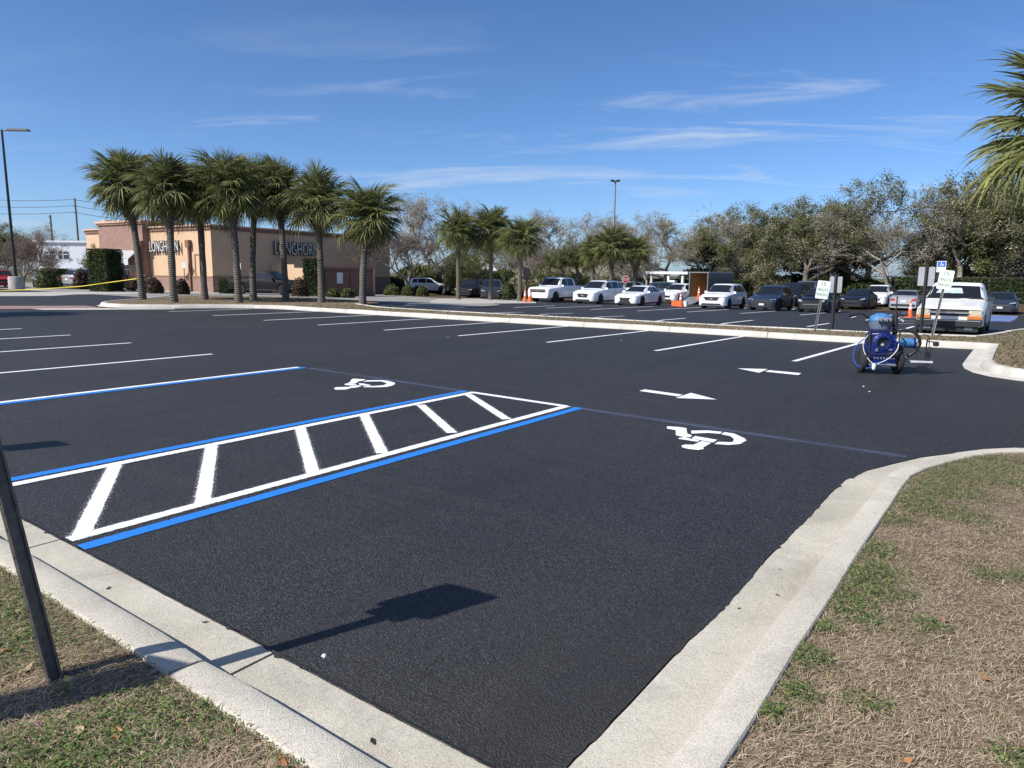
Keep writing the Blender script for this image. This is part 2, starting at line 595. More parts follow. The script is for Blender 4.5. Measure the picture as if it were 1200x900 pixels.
class MB:
    def __init__(s):
        s.v = []
        s.f = []
        s.uv = None

    def add(s, vs, fs):
        b = len(s.v)
        s.v.extend([tuple(q) for q in vs])
        s.f.extend([tuple(i + b for i in q) for q in fs])
        return s

    def box(s, c, d, rz=0.0, rot=None, taper=1.0):
        m = rot if rot is not None else Matrix.Rotation(rz, 3, 'Z')
        c = Vector(c)
        vs = []
        for z in (-.5, .5):
            t = taper if z > 0 else 1
            for x, y in ((-.5, -.5), (.5, -.5), (.5, .5), (-.5, .5)):
                vs.append(c + m @ Vector((x * d[0] * t, y * d[1] * t, z * d[2])))
        return s.add(vs, [(3, 2, 1, 0), (4, 5, 6, 7), (0, 1, 5, 4), (1, 2, 6, 5), (2, 3, 7, 6), (3, 0, 4, 7)])

    def tube(s, pts, r, n=8, caps=True):
        pts = [Vector(p) for p in pts]
        rs = r if isinstance(r, (list, tuple)) else [r] * len(pts)
        b = len(s.v)
        prev = None
        for i, p in enumerate(pts):
            d = (pts[min(i + 1, len(pts) - 1)] - pts[max(i - 1, 0)])
            if d.length < 1e-9:
                d = Vector((0, 0, 1))
            d.normalize()
            if prev is None:
                a = Vector((0, 0, 1)) if abs(d.z) < 0.9 else Vector((1, 0, 0))
                u = d.cross(a).normalized()
            else:
                u = (prev - d * prev.dot(d)).normalized()
            prev = u
            w = d.cross(u)
            for j in range(n):
                t = 2 * math.pi * j / n
                s.v.append(tuple(p + (u * math.cos(t) + w * math.sin(t)) * rs[i]))
        for i in range(len(pts) - 1):
            for j in range(n):
                k2 = (j + 1) % n
                s.f.append((b + i * n + j, b + i * n + k2, b + (i + 1) * n + k2, b + (i + 1) * n + j))
        if caps:
            s.f.append(tuple(b + j for j in reversed(range(n))))
            s.f.append(tuple(b + (len(pts) - 1) * n + j for j in range(n)))
        return s

    def lathe(s, prof, n=16, c=(0, 0, 0), axis='Z', closed=True):
        b = len(s.v)
        for r, z in prof:
            for j in range(n):
                t = 2 * math.pi * j / n
                p = (r * math.cos(t), r * math.sin(t), z)
                if axis == 'X':
                    p = (z, p[0], p[1])
                elif axis == 'Y':
                    p = (p[0], z, p[1])
                s.v.append((p[0] + c[0], p[1] + c[1], p[2] + c[2]))
        for i in range(len(prof) - 1):
            for j in range(n):
                k2 = (j + 1) % n
                q = (b + i * n + j, b + i * n + k2, b + (i + 1) * n + k2, b + (i + 1) * n + j)
                s.f.append(q)
        if closed:
            s.f.append(tuple(b + j for j in reversed(range(n))))
            s.f.append(tuple(b + (len(prof) - 1) * n + j for j in range(n)))
        return s

    def prism(s, poly, fn0, fn1):
        """extrude a 2d polygon: fn0/fn1 map (a, b) to 3d"""
        n = len(poly)
        vs = [fn0(*p) for p in poly] + [fn1(*p) for p in poly]
        fs = [tuple(reversed(range(n))), tuple(range(n, 2 * n))]
        for i in range(n):
            j = (i + 1) % n
            fs.append((i, j, n + j, n + i))
        return s.add(vs, fs)

    def build(s, name, mat, parent=None, smooth=None, loc=None, rot=None, fixn=True):
        me = bpy.data.meshes.new(name)
        me.from_pydata(s.v, [], s.f)
        if fixn:
            bm = bmesh.new()
            bm.from_mesh(me)
            bmesh.ops.recalc_face_normals(bm, faces=bm.faces)
            bm.to_mesh(me)
            bm.free()
        if smooth is not None:
            me.shade_smooth()
            me.set_sharp_from_angle(angle=rad(smooth))
        me.materials.append(M[mat])
        return link(name, me, parent, loc, rot)


def sheet(name, pts, dz, mat, parent=None, uvfn=None, kind=None):
    """flat polygon laid on the ground, cut where the ground changes slope"""
    bm = bmesh.new()
    vs = [bm.verts.new((p[0], p[1], 0)) for p in pts]
    bm.faces.new(vs)
    for yy in (SLOPE0, SLOPE1):
        bmesh.ops.bisect_plane(bm, geom=bm.verts[:] + bm.edges[:] + bm.faces[:], plane_co=(0, yy, 0), plane_no=(0, 1, 0))
    if uvfn:
        ul = bm.loops.layers.uv.new('UVMap')
        for f in bm.faces:
            for l in f.loops:
                l[ul].uv = uvfn(l.vert.co.x, l.vert.co.y)
    for v in bm.verts:
        v.co.z = gz(v.co.x, v.co.y) + dz
    for f in bm.faces:
        if f.normal.z < 0:
            f.normal_flip()
    bmesh.ops.triangulate(bm, faces=[f for f in bm.faces if len(f.verts) > 4])
    me = bpy.data.meshes.new(name)
    bm.normal_update()
    for f in bm.faces:
        if f.normal.z < 0:
            f.normal_flip()
    bm.to_mesh(me)
    bm.free()
    me.materials.append(M[mat])
    o = link(name, me, parent)
    if kind:
        o['kind'] = kind
    return o


def colmesh(name, verts, faces, cols, mat, parent=None, loc=None):
    me = bpy.data.meshes.new(name)
    me.from_pydata(verts if isinstance(verts, list) else verts.tolist(), [], faces if isinstance(faces, list) else faces.tolist())
    ca = me.color_attributes.new('col', 'FLOAT_COLOR', 'POINT')
    c = np.ones((len(me.vertices), 4), dtype=np.float32)
    c[:, :3] = np.asarray(cols)
    ca.data.foreach_set('color', c.ravel())
    me.materials.append(M[mat])
    if name is None:
        return me
    return me


def text_mesh(body, size, ext, mat, parent, name, loc, rot, bold=0.0, sx=1.0):
    cu = bpy.data.curves.new(name, 'FONT')
    cu.body = body
    cu.size = size
    cu.extrude = ext
    cu.offset = bold
    cu.align_x = 'CENTER'
    cu.align_y = 'CENTER'
    to = bpy.data.objects.new('tmp_text', cu)
    COL.objects.link(to)
    dg = bpy.context.evaluated_depsgraph_get()
    me = bpy.data.meshes.new_from_object(to.evaluated_get(dg))
    bpy.data.objects.remove(to)
    me.materials.clear()
    me.materials.append(M[mat])
    o = link(name, me, parent, loc, rot)
    o.scale = (sx, 1, 1)
    return o

# ================================================================== the setting
sheet('ground', [(-1800, -400), (1800, -400), (1800, 3000), (-1800, 3000)], -0.06, 'meadow', kind='structure')
lot = sheet('parking_lot', [(-120, -25), (60, -25), (60, 62), (-120, 62)], 0.0, 'asphalt', kind='structure')


def offset_path(path, d):
    """offset a 2d polyline to the right by d (mitred)"""
    out = []
    n = len(path)
    for i in range(n):
        p = Vector(path[i])
        a = (p - Vector(path[i - 1])).normalized() if i > 0 else None
        b = (Vector(path[i + 1]) - p).normalized() if i < n - 1 else None
        if a is None:
            a = b
        if b is None:
            b = a
        na = Vector((a.y, -a.x))
        nb_ = Vector((b.y, -b.x))
        m = na + nb_
        if m.length < 1e-6:
            m = na
        m.normalize()
        out.append(p + m * (d / max(0.35, m.dot(na))))
    return out


def resample(path, step):
    out = [Vector(path[0])]
    for i in range(len(path) - 1):
        a, b = Vector(path[i]), Vector(path[i + 1])
        n = max(1, int((b - a).length / step))
        for j in range(1, n + 1):
            out.append(a.lerp(b, j / n))
    return out


def smooth_path(path, it=2):
    for _ in range(it):
        q = [Vector(path[0])]
        for i in range(len(path) - 1):
            a, b = Vector(path[i]), Vector(path[i + 1])
            q += [a.lerp(b, .25), a.lerp(b, .75)]
        q.append(Vector(path[-1]))
        path = q
    return path


def kerb(name, path, profile, cuts, mat, side=1, gap=0.008, parent=None):
    """sweep a profile [(offset, z)] along a path in sections, a joint between sections"""
    root = parent
    if root is None:
        root = empty(name)
        root['kind'] = 'structure'
    offs = [offset_path(path, side * d) for d, z in profile]
    # arc length along the path
    L = [0.0]
    for i in range(len(path) - 1):
        L.append(L[-1] + (Vector(path[i + 1]) - Vector(path[i])).length)

    def at(i, s):
        j = 0
        while j < len(L) - 2 and L[j + 1] < s:
            j += 1
        t = (s - L[j]) / max(1e-6, L[j + 1] - L[j])
        return offs[i][j].lerp(offs[i][j + 1], t)
    ends = [0.0] + [c for c in cuts if 0 < c < L[-1]] + [L[-1]]
    for a, b in zip(ends[:-1], ends[1:]):
        a2, b2 = a + gap, b - gap
        ss = [a2] + [q for q in L if a2 + 0.02 < q < b2 - 0.02] + [b2]
        mb = MB()
        np_ = len(profile)
        for si, s in enumerate(ss):
            rnd = 0.012 if (s in (a2, b2)) else 0.0
            for i, (d, z) in enumerate(profile):
                p = at(i, s)
                mb.v.append((p.x, p.y, gz(p.x, p.y) + z - (rnd if z > 0.03 else 0)))
        for i in range(len(ss) - 1):
            for j in range(np_ - 1):
                q = (i * np_ + j, i * np_ + j + 1, (i + 1) * np_ + j + 1, (i + 1) * np_ + j)
                mb.f.append(q)
        mb.f.append(tuple(range(np_)))
        mb.f.append(tuple((len(ss) - 1) * np_ + j for j in reversed(range(np_))))
        mb.build('kerb_section', mat, root, smooth=24)
    return root


def cumlen(path, pt):
    """arc length of the path vertex nearest to a point on it"""
    best = None
    s = 0
    for i in range(len(path) - 1):
        a, b = Vector(path[i]), Vector(path[i + 1])
        d = b - a
        t = max(0, min(1, (Vector(pt) - a).dot(d) / d.length_squared))
        e = (a + d * t - Vector(pt)).length
        if best is None or e < best[0]:
            best = (e, s + d.length * t)
        s += d.length
    return best[1]


# kerb round the near verge: left leg, corner under the camera's view, right leg and its rounded end
corner = [(-1.07, 5.6), (-1.06, 5.95), (-0.97, 6.35), (-0.84, 6.72), (-0.67, 7.15), (-0.47, 7.48), (-0.22, 7.76), (0.1, 7.95), (0.5, 8.1), (1.0, 8.2)]
near_path = [Vector(q) for q in [(-22, 1.65), (-1.07, 1.65)]] + [Vector(q) for q in corner] + [Vector((14, 9.2))]
# straight legs carry a few extra points so that the edge is not ruler straight
npath = []
for i, q in enumerate(resample(near_path, 0.55)):
    npath.append(q + Vector((NP.normal(0, 0.004), NP.normal(0, 0.004))))
GUT = [(0.0, -0.06), (0.0, 0.008), (0.012, 0.014), (0.12, 0.013), (0.296, 0.010), (0.297, -0.06)]
KRB = [(0.288, -0.06), (0.290, 0.035), (0.296, 0.095), (0.303, 0.118), (0.316, 0.133), (0.335, 0.139), (0.38, 0.1425), (0.44, 0.146), (0.452, 0.144), (0.458, 0.137), (0.461, 0.12), (0.461, -0.05)]
jc = [cumlen(npath, q) for q in ((-14.0, 1.65), (-10.6, 1.65), (-7.5, 1.65), (-4.50, 1.6), (-2.42, 1.6), (-1.07, 1.66), (-1.07, 5.85), (1.6, 8.3), (5, 8.6))]
kn = kerb('kerb', npath, GUT, jc, 'concrete_gutter')
kerb('kerb', npath, KRB, jc, 'concrete', parent=kn)

# ragged edge of the sealer where it runs onto the gutter
mb = MB()
ep = [q for q in resample(npath, .03) if q.x > -7 and q.x < 3]
e0, e1 = offset_path(ep, -.02), []
wob = 0
for i, q in enumerate(ep):
    wob = .82 * wob + NP.normal(0, .0042)
    a_ = ep[min(i + 1, len(ep) - 1)] - ep[max(i - 1, 0)]
    n_ = Vector((a_.y, -a_.x)).normalized()
    e1.append(q + n_ * (max(-.004, wob + .006) + (.018 if NP.random() < .02 else 0)))
for i in range(len(ep)):
    mb.v += [(e0[i].x, e0[i].y, .0025), (ep[i].x, ep[i].y, .0165), (e1[i].x, e1[i].y, .0172)]
for i in range(len(ep) - 1):
    for j in (0, 1):
        mb.f.append((3 * i + j, 3 * i + j + 1, 3 * i + j + 4, 3 * i + j + 3))
mb.build('sealer_edge', 'asphalt', lot)

vb = offset_path(npath, 0.463)
verge_poly = [(q.x, q.y) for q in vb] + [(14, -9), (-22, -9)]


def fan_sheet(name, poly, dz, mat, kind='structure'):
    """concave polygon, triangulated, raised"""
    bm = bmesh.new()
    f = bm.faces.new([bm.verts.new((p[0], p[1], gz(p[0], p[1]) + dz)) for p in poly])
    f.normal_update()
    if f.normal.z < 0:
        f.normal_flip()
        f.normal_update()
    bmesh.ops.triangulate(bm, faces=bm.faces[:], quad_method='FIXED', ngon_method='EAR_CLIP')
    bmesh.ops.recalc_face_normals(bm, faces=bm.faces)
    if sum(f.normal.z for f in bm.faces) < 0:
        bmesh.ops.reverse_faces(bm, faces=bm.faces)
    me = bpy.data.meshes.new(name)
    bm.to_mesh(me)
    bm.free()
    me.materials.append(M[mat])
    o = link(name, me)
    o['kind'] = kind
    return o


fan_sheet('verge', verge_poly, 0.126, 'soil')

# kerb of the far island and of the island at its right end
farp = [(-39.5, 20.6), (-37.2, 18.4), (-35.4, 16.2), (-33.6, 14.5), (-31.8, 13.9), (-30.2, 14.3), (-28.9, 15.4), (-27.9, 17.0), (-26.7, 18.1),
        (-25, 18.4), (-21.5, 18.42), (-17.4, 18.55), (-13.6, 18.7), (-9.2, 18.95), (-5.9, 19.0), (-2.5, 19.12), (-0.98, 19.35), (-0.5, 19.42)]
farp = farp[:1] + [tuple(q) for q in smooth_path(farp[1:10], 1)] + farp[10:]
farp = [Vector(q) for q in farp]
fj = [cumlen(farp, gp(q, y)[:2]) for q, y in ((130, 362), (200, 361), (300, 361), (345, 363), (398, 367), (456, 370), (521, 374), (597, 378), (683, 383), (782, 389), (897, 396), (1040, 404))]
GUTF = [(0.0, -0.06), (0.0, 0.010), (0.12, 0.012), (0.125, -0.06)]
KRBF = [(0.12, -0.06), (0.125, 0.03), (0.14, 0.10), (0.165, 0.138), (0.2, 0.15), (0.29, 0.15), (0.31, 0.14), (0.32, 0.1), (0.32, -0.05)]
kf = kerb('kerb', farp, GUTF, fj, 'concrete_far', side=-1)
kerb('kerb', farp, KRBF, fj, 'concrete_far', side=-1, parent=kf)
rightp = [Vector(q) for q in [(-0.98, 19.35), (-0.97, 17.4), (-0.95, 15.7), (-0.88, 15.08), (-0.71, 14.5), (-0.45, 14.1), (-0.1, 13.85), (0.3, 13.72), (1.2, 13.55), (14, 12.4)]]
kr = kerb('kerb', rightp, [(0.0, -0.06), (0.0, 0.010), (0.02, 0.014), (0.27, 0.012), (0.28, -0.06)], [1.9, 4.6, 6.2, 9], 'concrete_far', side=-1)
kerb('kerb', rightp, [(0.27, -0.06), (0.275, 0.03), (0.29, 0.10), (0.31, 0.138), (0.35, 0.15), (0.43, 0.15), (0.455, 0.14), (0.46, 0.1), (0.46, -0.05)], [1.9, 4.6, 6.2, 9], 'concrete_far', side=-1, parent=kr)
# kerb on the back of those islands
backp = [Vector(q) for q in [(14, 30.2), (4, 30.2), (1.2, 30.0), (0.2, 29.2), (-0.25, 28.0), (-0.6, 25.5), (-0.85, 23.4), (-1.25, 22.1), (-2.6, 21.75), (-6, 21.4), (-12, 21.2), (-18, 20.9), (-22.5, 21.2), (-25.5, 22.6)]]
KRBB = [(0.0, -0.06), (0.005, 0.03), (0.02, 0.10), (0.045, 0.138), (0.08, 0.15), (0.17, 0.15), (0.19, 0.14), (0.2, 0.1), (0.2, -0.05)]
kerb('kerb', backp, KRBB, list(range(3, 50, 3)), 'concrete_far', side=-1)

fb = offset_path(farp, -0.322)
rb = offset_path(rightp, -0.462)
bb = offset_path(backp, -0.202)
palm_back = [(-25.6, 24.0), (-29.5, 26.5), (-34.5, 27.0), (-38.5, 24.6), (-40.2, 22.0)]
isl = [(q.x, q.y) for q in fb[:-1]] + [(-0.515, 19.7)] + [(q.x, q.y) for q in rb[1:]] + [(q.x, q.y) for q in bb] + palm_back
fan_sheet('island', isl, 0.115, 'soil')

# old driveway behind the palms, brick crossing, concrete ribbons and aprons
sheet('driveway', [(-120, 21), (-41, 20.5), (-38, 27), (-33, 29.5), (-28, 28.5), (-25.3, 25.3), (-22, 26), (-25, 33), (-33, 40), (-42, 60), (-120, 60)], 0.006, 'old_asphalt', kind='structure')
q = [gp(*p) for p in ((-70, 358.6), (40, 358.6), (101, 358.3), (122, 361.2), (35, 362.0), (-70, 362.4))]
sheet('brick_crossing', q, 0.005, 'pavers', kind='structure')
q = [gp(*p) for p in ((36, 362.0), (124, 361.4), (205, 361.9), (205, 362.6), (120, 363.1), (50, 363.2))]
sheet('concrete_ribbon', q, 0.009, 'concrete_far', kind='structure')
q = [gp(*p) for p in ((505, 352.6), (515, 350.2), (560, 350.0), (628, 350.4), (628, 355.4), (545, 356.2), (503, 355))]
sheet('apron', q, 0.012, 'concrete_apron', kind='structure')
q = [gp(*p) for p in ((900, 355.8), (1210, 360), (1210, 364.5), (1000, 361), (900, 359.6))]
sheet('apron', q, 0.011, 'concrete_apron', kind='structure')
q = [gp(*p) for p in ((-40, 343.0), (165, 342.4), (165, 344.6), (90, 345.2), (60, 347.0), (-40, 347.4))]
sheet('walk', q, 0.012, 'concrete_apron', kind='structure')
q = [gp(*p) for p in ((165, 338.5), (262, 340.4), (345, 341), (345, 343), (262, 344.2), (165, 342.5))]
sheet('walk', q, 0.013, 'concrete_apron', kind='structure')
# far verge under the tree line
sheet('far_verge', [(-46, 52.5), (60, 55.5), (60, 400), (-120, 400), (-120, 62), (-60, 62)], 0.02, 'mulch', kind='structure')
q = [gp(*p) for p in ((452, 345.5), (480, 342), (560, 341), (640, 343), (640, 349.6), (512, 349.2))]
sheet('planting_bed', q, 0.02, 'mulch', kind='structure')


# ------------------------------------------------------------------ painted markings
def stripe(name, a, b, mat, hw, dz=0.004, over=0.09, parent=None, ext=0.0):
    a, b = Vector(a[:2]), Vector(b[:2])
    d = (b - a).normalized()
    a, b = a - d * ext, b + d * ext
    n = Vector((-d.y, d.x))
    w = hw + over
    pts = [a - n * w, b - n * w, b + n * w, a + n * w]
    return sheet(name, pts, dz, mat, parent, uvfn=lambda x, y: ((Vector((x, y)) - a).dot(n), (Vector((x, y)) - a).dot(d)))


YE = 7.30
g_near = 'white stall lines on the near side of the aisle'
aisle = empty('access_aisle_marking', (0, 0, 0), label='hatched access aisle painted white with blue outer lines between two accessible stalls', cat='road marking')
stripe('blue_line', (-4.30, 1.67), (-4.30, 7.27), 'paint_blue', 0.056, 0.0045, 0.05, aisle)
stripe('blue_line', (-6.145, 1.67), (-6.145, 7.33), 'paint_blue', 0.056, 0.0045, 0.05, aisle)
stripe('border_line', (-4.485, 1.72), (-4.475, 7.23), 'paint_white', 0.05, 0.006, 0.07, aisle, 0.04)
stripe('border_line', (-5.985, 1.80), (-5.985, 7.29), 'paint_white', 0.05, 0.0064, 0.07, aisle, 0.04)
stripe('border_line', (-5.985, 7.29), (-4.475, 7.24), 'paint_white', 0.05, 0.0068, 0.07, aisle)
for (u0, v0, u1, v1) in ((135, 546, 94, 631), (248, 523, 237, 592), (351.7, 501.7, 367, 555), (426.7, 486.7, 448, 531.7), (493, 475, 530, 508), (549, 463, 594, 492)):
    stripe('hatch_stripe', gp(u0, v0), gp(u1, v1), 'paint_white_wide', 0.05, 0.0076, 0.085, aisle)
e = empty('stall_line_pair', (0, 0, 0), label='white stall line with a blue line painted along it', cat='road marking')
stripe('white_line', (-9.865, 1.67), (-9.85, 7.38), 'paint_white', 0.05, 0.0045, 0.07, e)
stripe('blue_line', (-9.73, 1.67), (-9.72, 7.42), 'paint_blue', 0.056, 0.0052, 0.045, e)
for x, y1 in ((-12.64, 7.49), (-15.85, 7.50), (-18.75, 7.46), (-21.6, 7.42), (-24.4, 7.4)):
    o = stripe('stall_line', (x - 0.02, 1.67), (x, y1), 'paint_white', 0.05, 0.0045, 0.07)
    tag(o, 'white stall line in the row beside the accessible stalls', 'road marking', g_near)
far = [(930.5, 423.5), (768, 411.2), (641, 401.3), (537, 393.7), (450, 387), (372.5, 381), (309, 375.5), (249.5, 370), (197.5, 365.3)]
for i, q in enumerate(far):
    a = gp(*q)
    o = stripe('stall_line', a, (a.x + 0.22, 18.93 + 0.026 * (a.x + 9.2) if a.x > -25 else 17.6), 'paint_white', 0.05, 0.0045, 0.07)
    tag(o, 'white stall line ending at the kerb of the long grass island', 'road marking', 'white stall lines along the grass island')
for (u0, v0, u1, v1) in ((845, 380, 882.5, 375.3), (770, 376.3, 803.5, 373), (697, 372.2, 731.5, 370.4), (632, 368.8, 671, 367.2), (575, 367.0, 613, 366),
                         (946, 382.8, 971.7, 379), (1051.7, 388, 1071, 382.5)):
    o = stripe('stall_line', gp(u0, v0), gp(u1, v1), 'paint_white', 0.05, 0.0045, 0.07)
    tag(o, 'short white stall line behind the grass island', 'road marking', 'stall lines behind the grass island')
for (u0, v0, u1, v1) in ((746.7, 364.5, 822, 360), (805, 365.8, 875, 360.8), (867.5, 367.4, 931.7, 361.9), (937.5, 369.2, 985, 364.3), (692, 362.8, 766, 358.9), (640, 361.2, 705, 358.3), (602, 360.5, 650, 358.2)):
    o = stripe('stall_line', gp(u0, v0), gp(u1, v1), 'paint_white', 0.055, 0.0045, 0.07)
    tag(o, 'white stall line in front of the row of parked cars', 'road marking', 'stall lines in front of the parked cars')
# accessible stall behind the sign posts: blue and white lines
e = empty('far_access_aisle_marking', (0, 0, 0), label='worn blue and white access aisle lines beside the traffic cone', cat='road marking')
stripe('blue_line', gp(1022, 374), gp(1062, 365.5), 'paint_blue', 0.07, 0.0045, 0.05, e)
stripe('border_line', gp(1014, 375.5), gp(1045, 369), 'paint_white', 0.05, 0.005, 0.07, e)
for v in (372.5, 376.0, 379.2):
    stripe('hatch_stripe', gp(1048, v), gp(1078, v + 0.4), 'paint_white_wide', 0.066, 0.0056, 0.08, e)
q = [gp(*p) for p in ((1158, 366.6), (1196, 367.6), (1184, 377.2), (1158, 376.4))]
o = sheet('blue_stall_wash', q, 0.0045, 'handicap_wash')
tag(o, 'faded blue painted accessible stall floor beside the old white pickup', 'road marking')
for i, v in enumerate((370, 374.5)):
    stripe('border_line', gp(1158, v), gp(1192, v + 0.6), 'paint_white', 0.05, 0.0068, 0.07, o)
stripe_o = stripe('layout_line', (-9.6, 7.42), (-0.78, 7.14), 'chalk', 0.02, 0.0034, 0.12)
tag(stripe_o, 'faint blue powder layout line snapped across the ends of the accessible stalls', 'chalk line')


def stencil(name, polys, label, sc, ox, oy, group=None):
    e = empty(name, (0, 0, 0), label=label, cat='road marking', group=group)
    cx_ = sum(p[0] for q in polys for p in q) / sum(len(q) for q in polys)
    cy_ = sum(p[1] for q in polys for p in q) / sum(len(q) for q in polys)
    e.location = gp(ox + cx_ / sc, oy + cy_ / sc)
    for q in polys:
        pts = [gp(ox + a / sc, oy + b / sc) for a, b in q]
        o = sheet('stencil_piece', pts, 0.005, 'paint_stencil', e)
        o.data.transform(Matrix.Translation(-e.location))
    return e


stencil('wheelchair_symbol', [
    [(185, 172), (300, 178), (380, 190), (388, 245), (435, 262), (425, 280), (370, 285), (275, 262), (272, 210), (185, 195)],
    [(300, 290), (350, 283), (500, 310), (515, 318), (490, 328), (300, 298)],
    [(440, 285), (470, 270), (690, 308), (650, 335), (525, 312), (440, 295)],
    [(330, 365), (370, 355), (450, 358), (535, 320), (630, 338), (550, 385), (555, 400), (500, 410), (400, 400), (340, 385)],
    [(428, 215), (600, 213), (740, 228), (720, 248), (600, 238), (430, 245)],
    [(760, 230), (860, 245), (960, 290), (985, 315), (940, 335), (850, 318), (858, 300), (820, 270), (730, 252)],
    [(700, 328), (830, 332), (860, 321), (950, 340), (900, 352), (800, 360), (660, 350)]],
    'white wheelchair stencil in the open accessible stall beside the concrete kerb', 8.571, 760, 480)
stencil('wheelchair_symbol', [
    [(375, 185), (410, 168), (580, 180), (555, 195), (490, 205), (430, 240), (330, 235), (380, 200)],
    [(285, 245), (320, 236), (400, 243), (470, 250), (400, 268), (290, 258)],
    [(480, 235), (540, 235), (665, 262), (620, 272), (500, 260)],
    [(135, 305), (160, 290), (340, 285), (400, 272), (480, 262), (530, 272), (450, 295), (380, 300), (300, 322), (160, 325)],
    [(545, 210), (600, 192), (800, 190), (900, 200), (985, 225), (1000, 240), (880, 240), (860, 225), (800, 208), (600, 210)],
    [(1000, 241), (960, 265), (880, 285), (750, 290), (560, 290), (545, 280), (760, 268), (830, 262), (880, 241)]],
    'white wheelchair stencil in the stall between the blue lines', 12.0, 380, 430)
stencil('direction_arrow', [[(50, 210), (85, 200), (328, 234), (296, 245)], [(283, 255), (380, 222), (545, 265)]],
        'white lane arrow pointing away from the accessible stall hatching', 5.4545, 740, 420)
stencil('direction_arrow', [[(677, 65), (872, 70), (815, 93)], [(852, 86), (882, 77), (1086, 96), (1066, 108)]],
        'white lane arrow pointing back towards the restaurant, beside the striping machine', 5.4545, 740, 420)
# crack in the asphalt at the kerb's rounded end
o = sheet('pavement_crack', [gp(1179, 529), gp(1186, 512), gp(1194, 498), gp(1215, 470), gp(1218, 470), gp(1195.5, 499), gp(1187.5, 513), gp(1180.5, 529)], 0.0042, 'leaf_dark', kind='structure')


# ================================================================== grass and ground litter
def in_poly(x, y, poly):
    c = np.zeros(len(x), bool)
    n = len(poly)
    for i in range(n):
        x0, y0 = poly[i]
        x1, y1 = poly[(i + 1) % n]
        if y0 == y1:
            continue
        m = ((y0 > y) != (y1 > y)) & (x < (x1 - x0) * (y - y0) / (y1 - y0) + x0)
        c ^= m
    return c


def visible(x, y, z, mx=420, my=520):
    P = np.stack([x, y, z - CAMH], 1)
    zz_ = P @ np.array(FW)
    ok = zz_ > 0.12
    zs = np.where(ok, zz_, 1)
    u = 600 + FPX * (P @ np.array(RT)) / zs
    v = 450 - FPX * (P @ np.array(UP)) / zs
    return ok & (u > -mx) & (u < 1200 + mx) & (v < 900 + my) & (v > -50)


def snoise(x, y, sc, seed):
    r = np.random.default_rng(seed)
    o = np.zeros(len(x))
    for i in range(7):
        a = r.uniform(0, 6.28)
        f = sc * r.uniform(0.5, 1.9)
        o += np.sin((x * math.cos(a) + y * math.sin(a)) * f + r.uniform(0, 6.28))
    return o / 3.6


def blades(x, y, z, length, width, az, elev, cols, bend=0.5):
    n = len(x)
    d = np.stack([np.cos(az), np.sin(az)], 1)
    s = np.stack([-np.sin(az), np.cos(az)], 1)
    V = np.zeros((n, 5, 3))
    e2 = elev * (1 - bend)
    h1 = np.sin(elev) * length * .5
    r1 = np.cos(elev) * length * .5
    h2 = h1 + np.sin(e2) * length * .5
    r2 = r1 + np.cos(e2) * length * .5
    B = np.stack([x, y, z], 1)
    for i, (r, h, w) in enumerate(((0, 0, -1), (0, 0, 1), (r1, h1, -.8), (r1, h1, .8), (r2, h2, 0))):
        r = np.zeros(n) + r
        V[:, i, :2] = B[:, :2] + d * r[:, None] + s * (w * width * .5)[:, None]
        V[:, i, 2] = B[:, 2] + h
    F = np.array([[0, 1, 3], [0, 3, 2], [2, 3, 4]])
    faces = (np.arange(n)[:, None, None] * 5 + F[None]).reshape(-1, 3)
    C = np.repeat(cols, 5, axis=0)
    return V.reshape(-1, 3), faces, C


def pick(cols, n, rng, jit=0.18):
    c = np.array(cols)[rng.integers(0, len(cols), n)]
    return np.clip(c * rng.normal(1, jit, (n, 1)), 0.01, 0.9)


VZ = 0.126
vpoly = [(q[0], q[1]) for q in verge_poly]
gpatch = [(1000, 668, .17, 1.0), (980, 705, .15, 1.0), (1020, 690, .14, .8), (1005, 725, .12, .7), (942, 770, .075, 1.3), (935, 762, .05, 1.2), (1068, 585, .17, 1.0), (1110, 575, .26, .9), (1150, 552, .35, 1.0),
          (1190, 548, .35, 1.0), (1085, 600, .14, .9), (1128, 605, .16, .9), (1030, 642, .09, .7), (1090, 735, .06, 1.0), (1155, 675, .08, .6), (1200, 680, .10, .6), (1020, 828, .09, .5), (935, 815, .06, .7), (1190, 895, .06, .9), (1100, 568, .2, 1), (1045, 610, .13, .9), (1020, 648, .1, .8), (985, 690, .13, .9), (965, 735, .08, .8), (1170, 562, .3, .8), (1130, 560, .25, .8), (900, 835, .05, .7), (1060, 700, .07, .5)]
gpw = [(gp(a, b, VZ), r, w) for a, b, r, w in gpatch]


def greenness(x, y):
    g_ = np.zeros(len(x))
    for p, r, w in gpw:
        g_ = np.maximum(g_, w * np.exp(-((x - p.x) ** 2 + (y - p.y) ** 2) / (r * r)))
    left = (y < 1.25) & (x < -1.0)
    lg = 0.50 + 0.55 * snoise(x, y, 7, 3)
    return np.where(left, lg, 1.7 * g_ + 0.16 * snoise(x, y, 6, 4) + 0.02)


def scatter(n, seed):
    r = np.random.default_rng(seed)
    x1 = r.uniform(-5.5, 5.0, n)
    y1 = r.uniform(-1.0, 9.0, n)
    d = np.hypot(x1, y1)
    keep = in_poly(x1, y1, vpoly) & visible(x1, y1, np.full(n, VZ)) & (r.random(n) < np.clip(2.6 / np.maximum(d, .6), 0, 1) ** 1.25)
    return x1[keep], y1[keep], r


STRAW = [(.52, .41, .27), (.44, .33, .215), (.60, .49, .34), (.34, .25, .165), (.48, .36, .26), (.24, .17, .11), (.55, .44, .31)]
GREEN = [(.085, .14, .03), (.12, .18, .045), (.065, .11, .028), (.15, .20, .06), (.10, .15, .05)]
OLIVE = [(.15, .15, .06), (.20, .175, .085), (.11, .11, .045)]
Vs, Fs, Cs = [], [], []


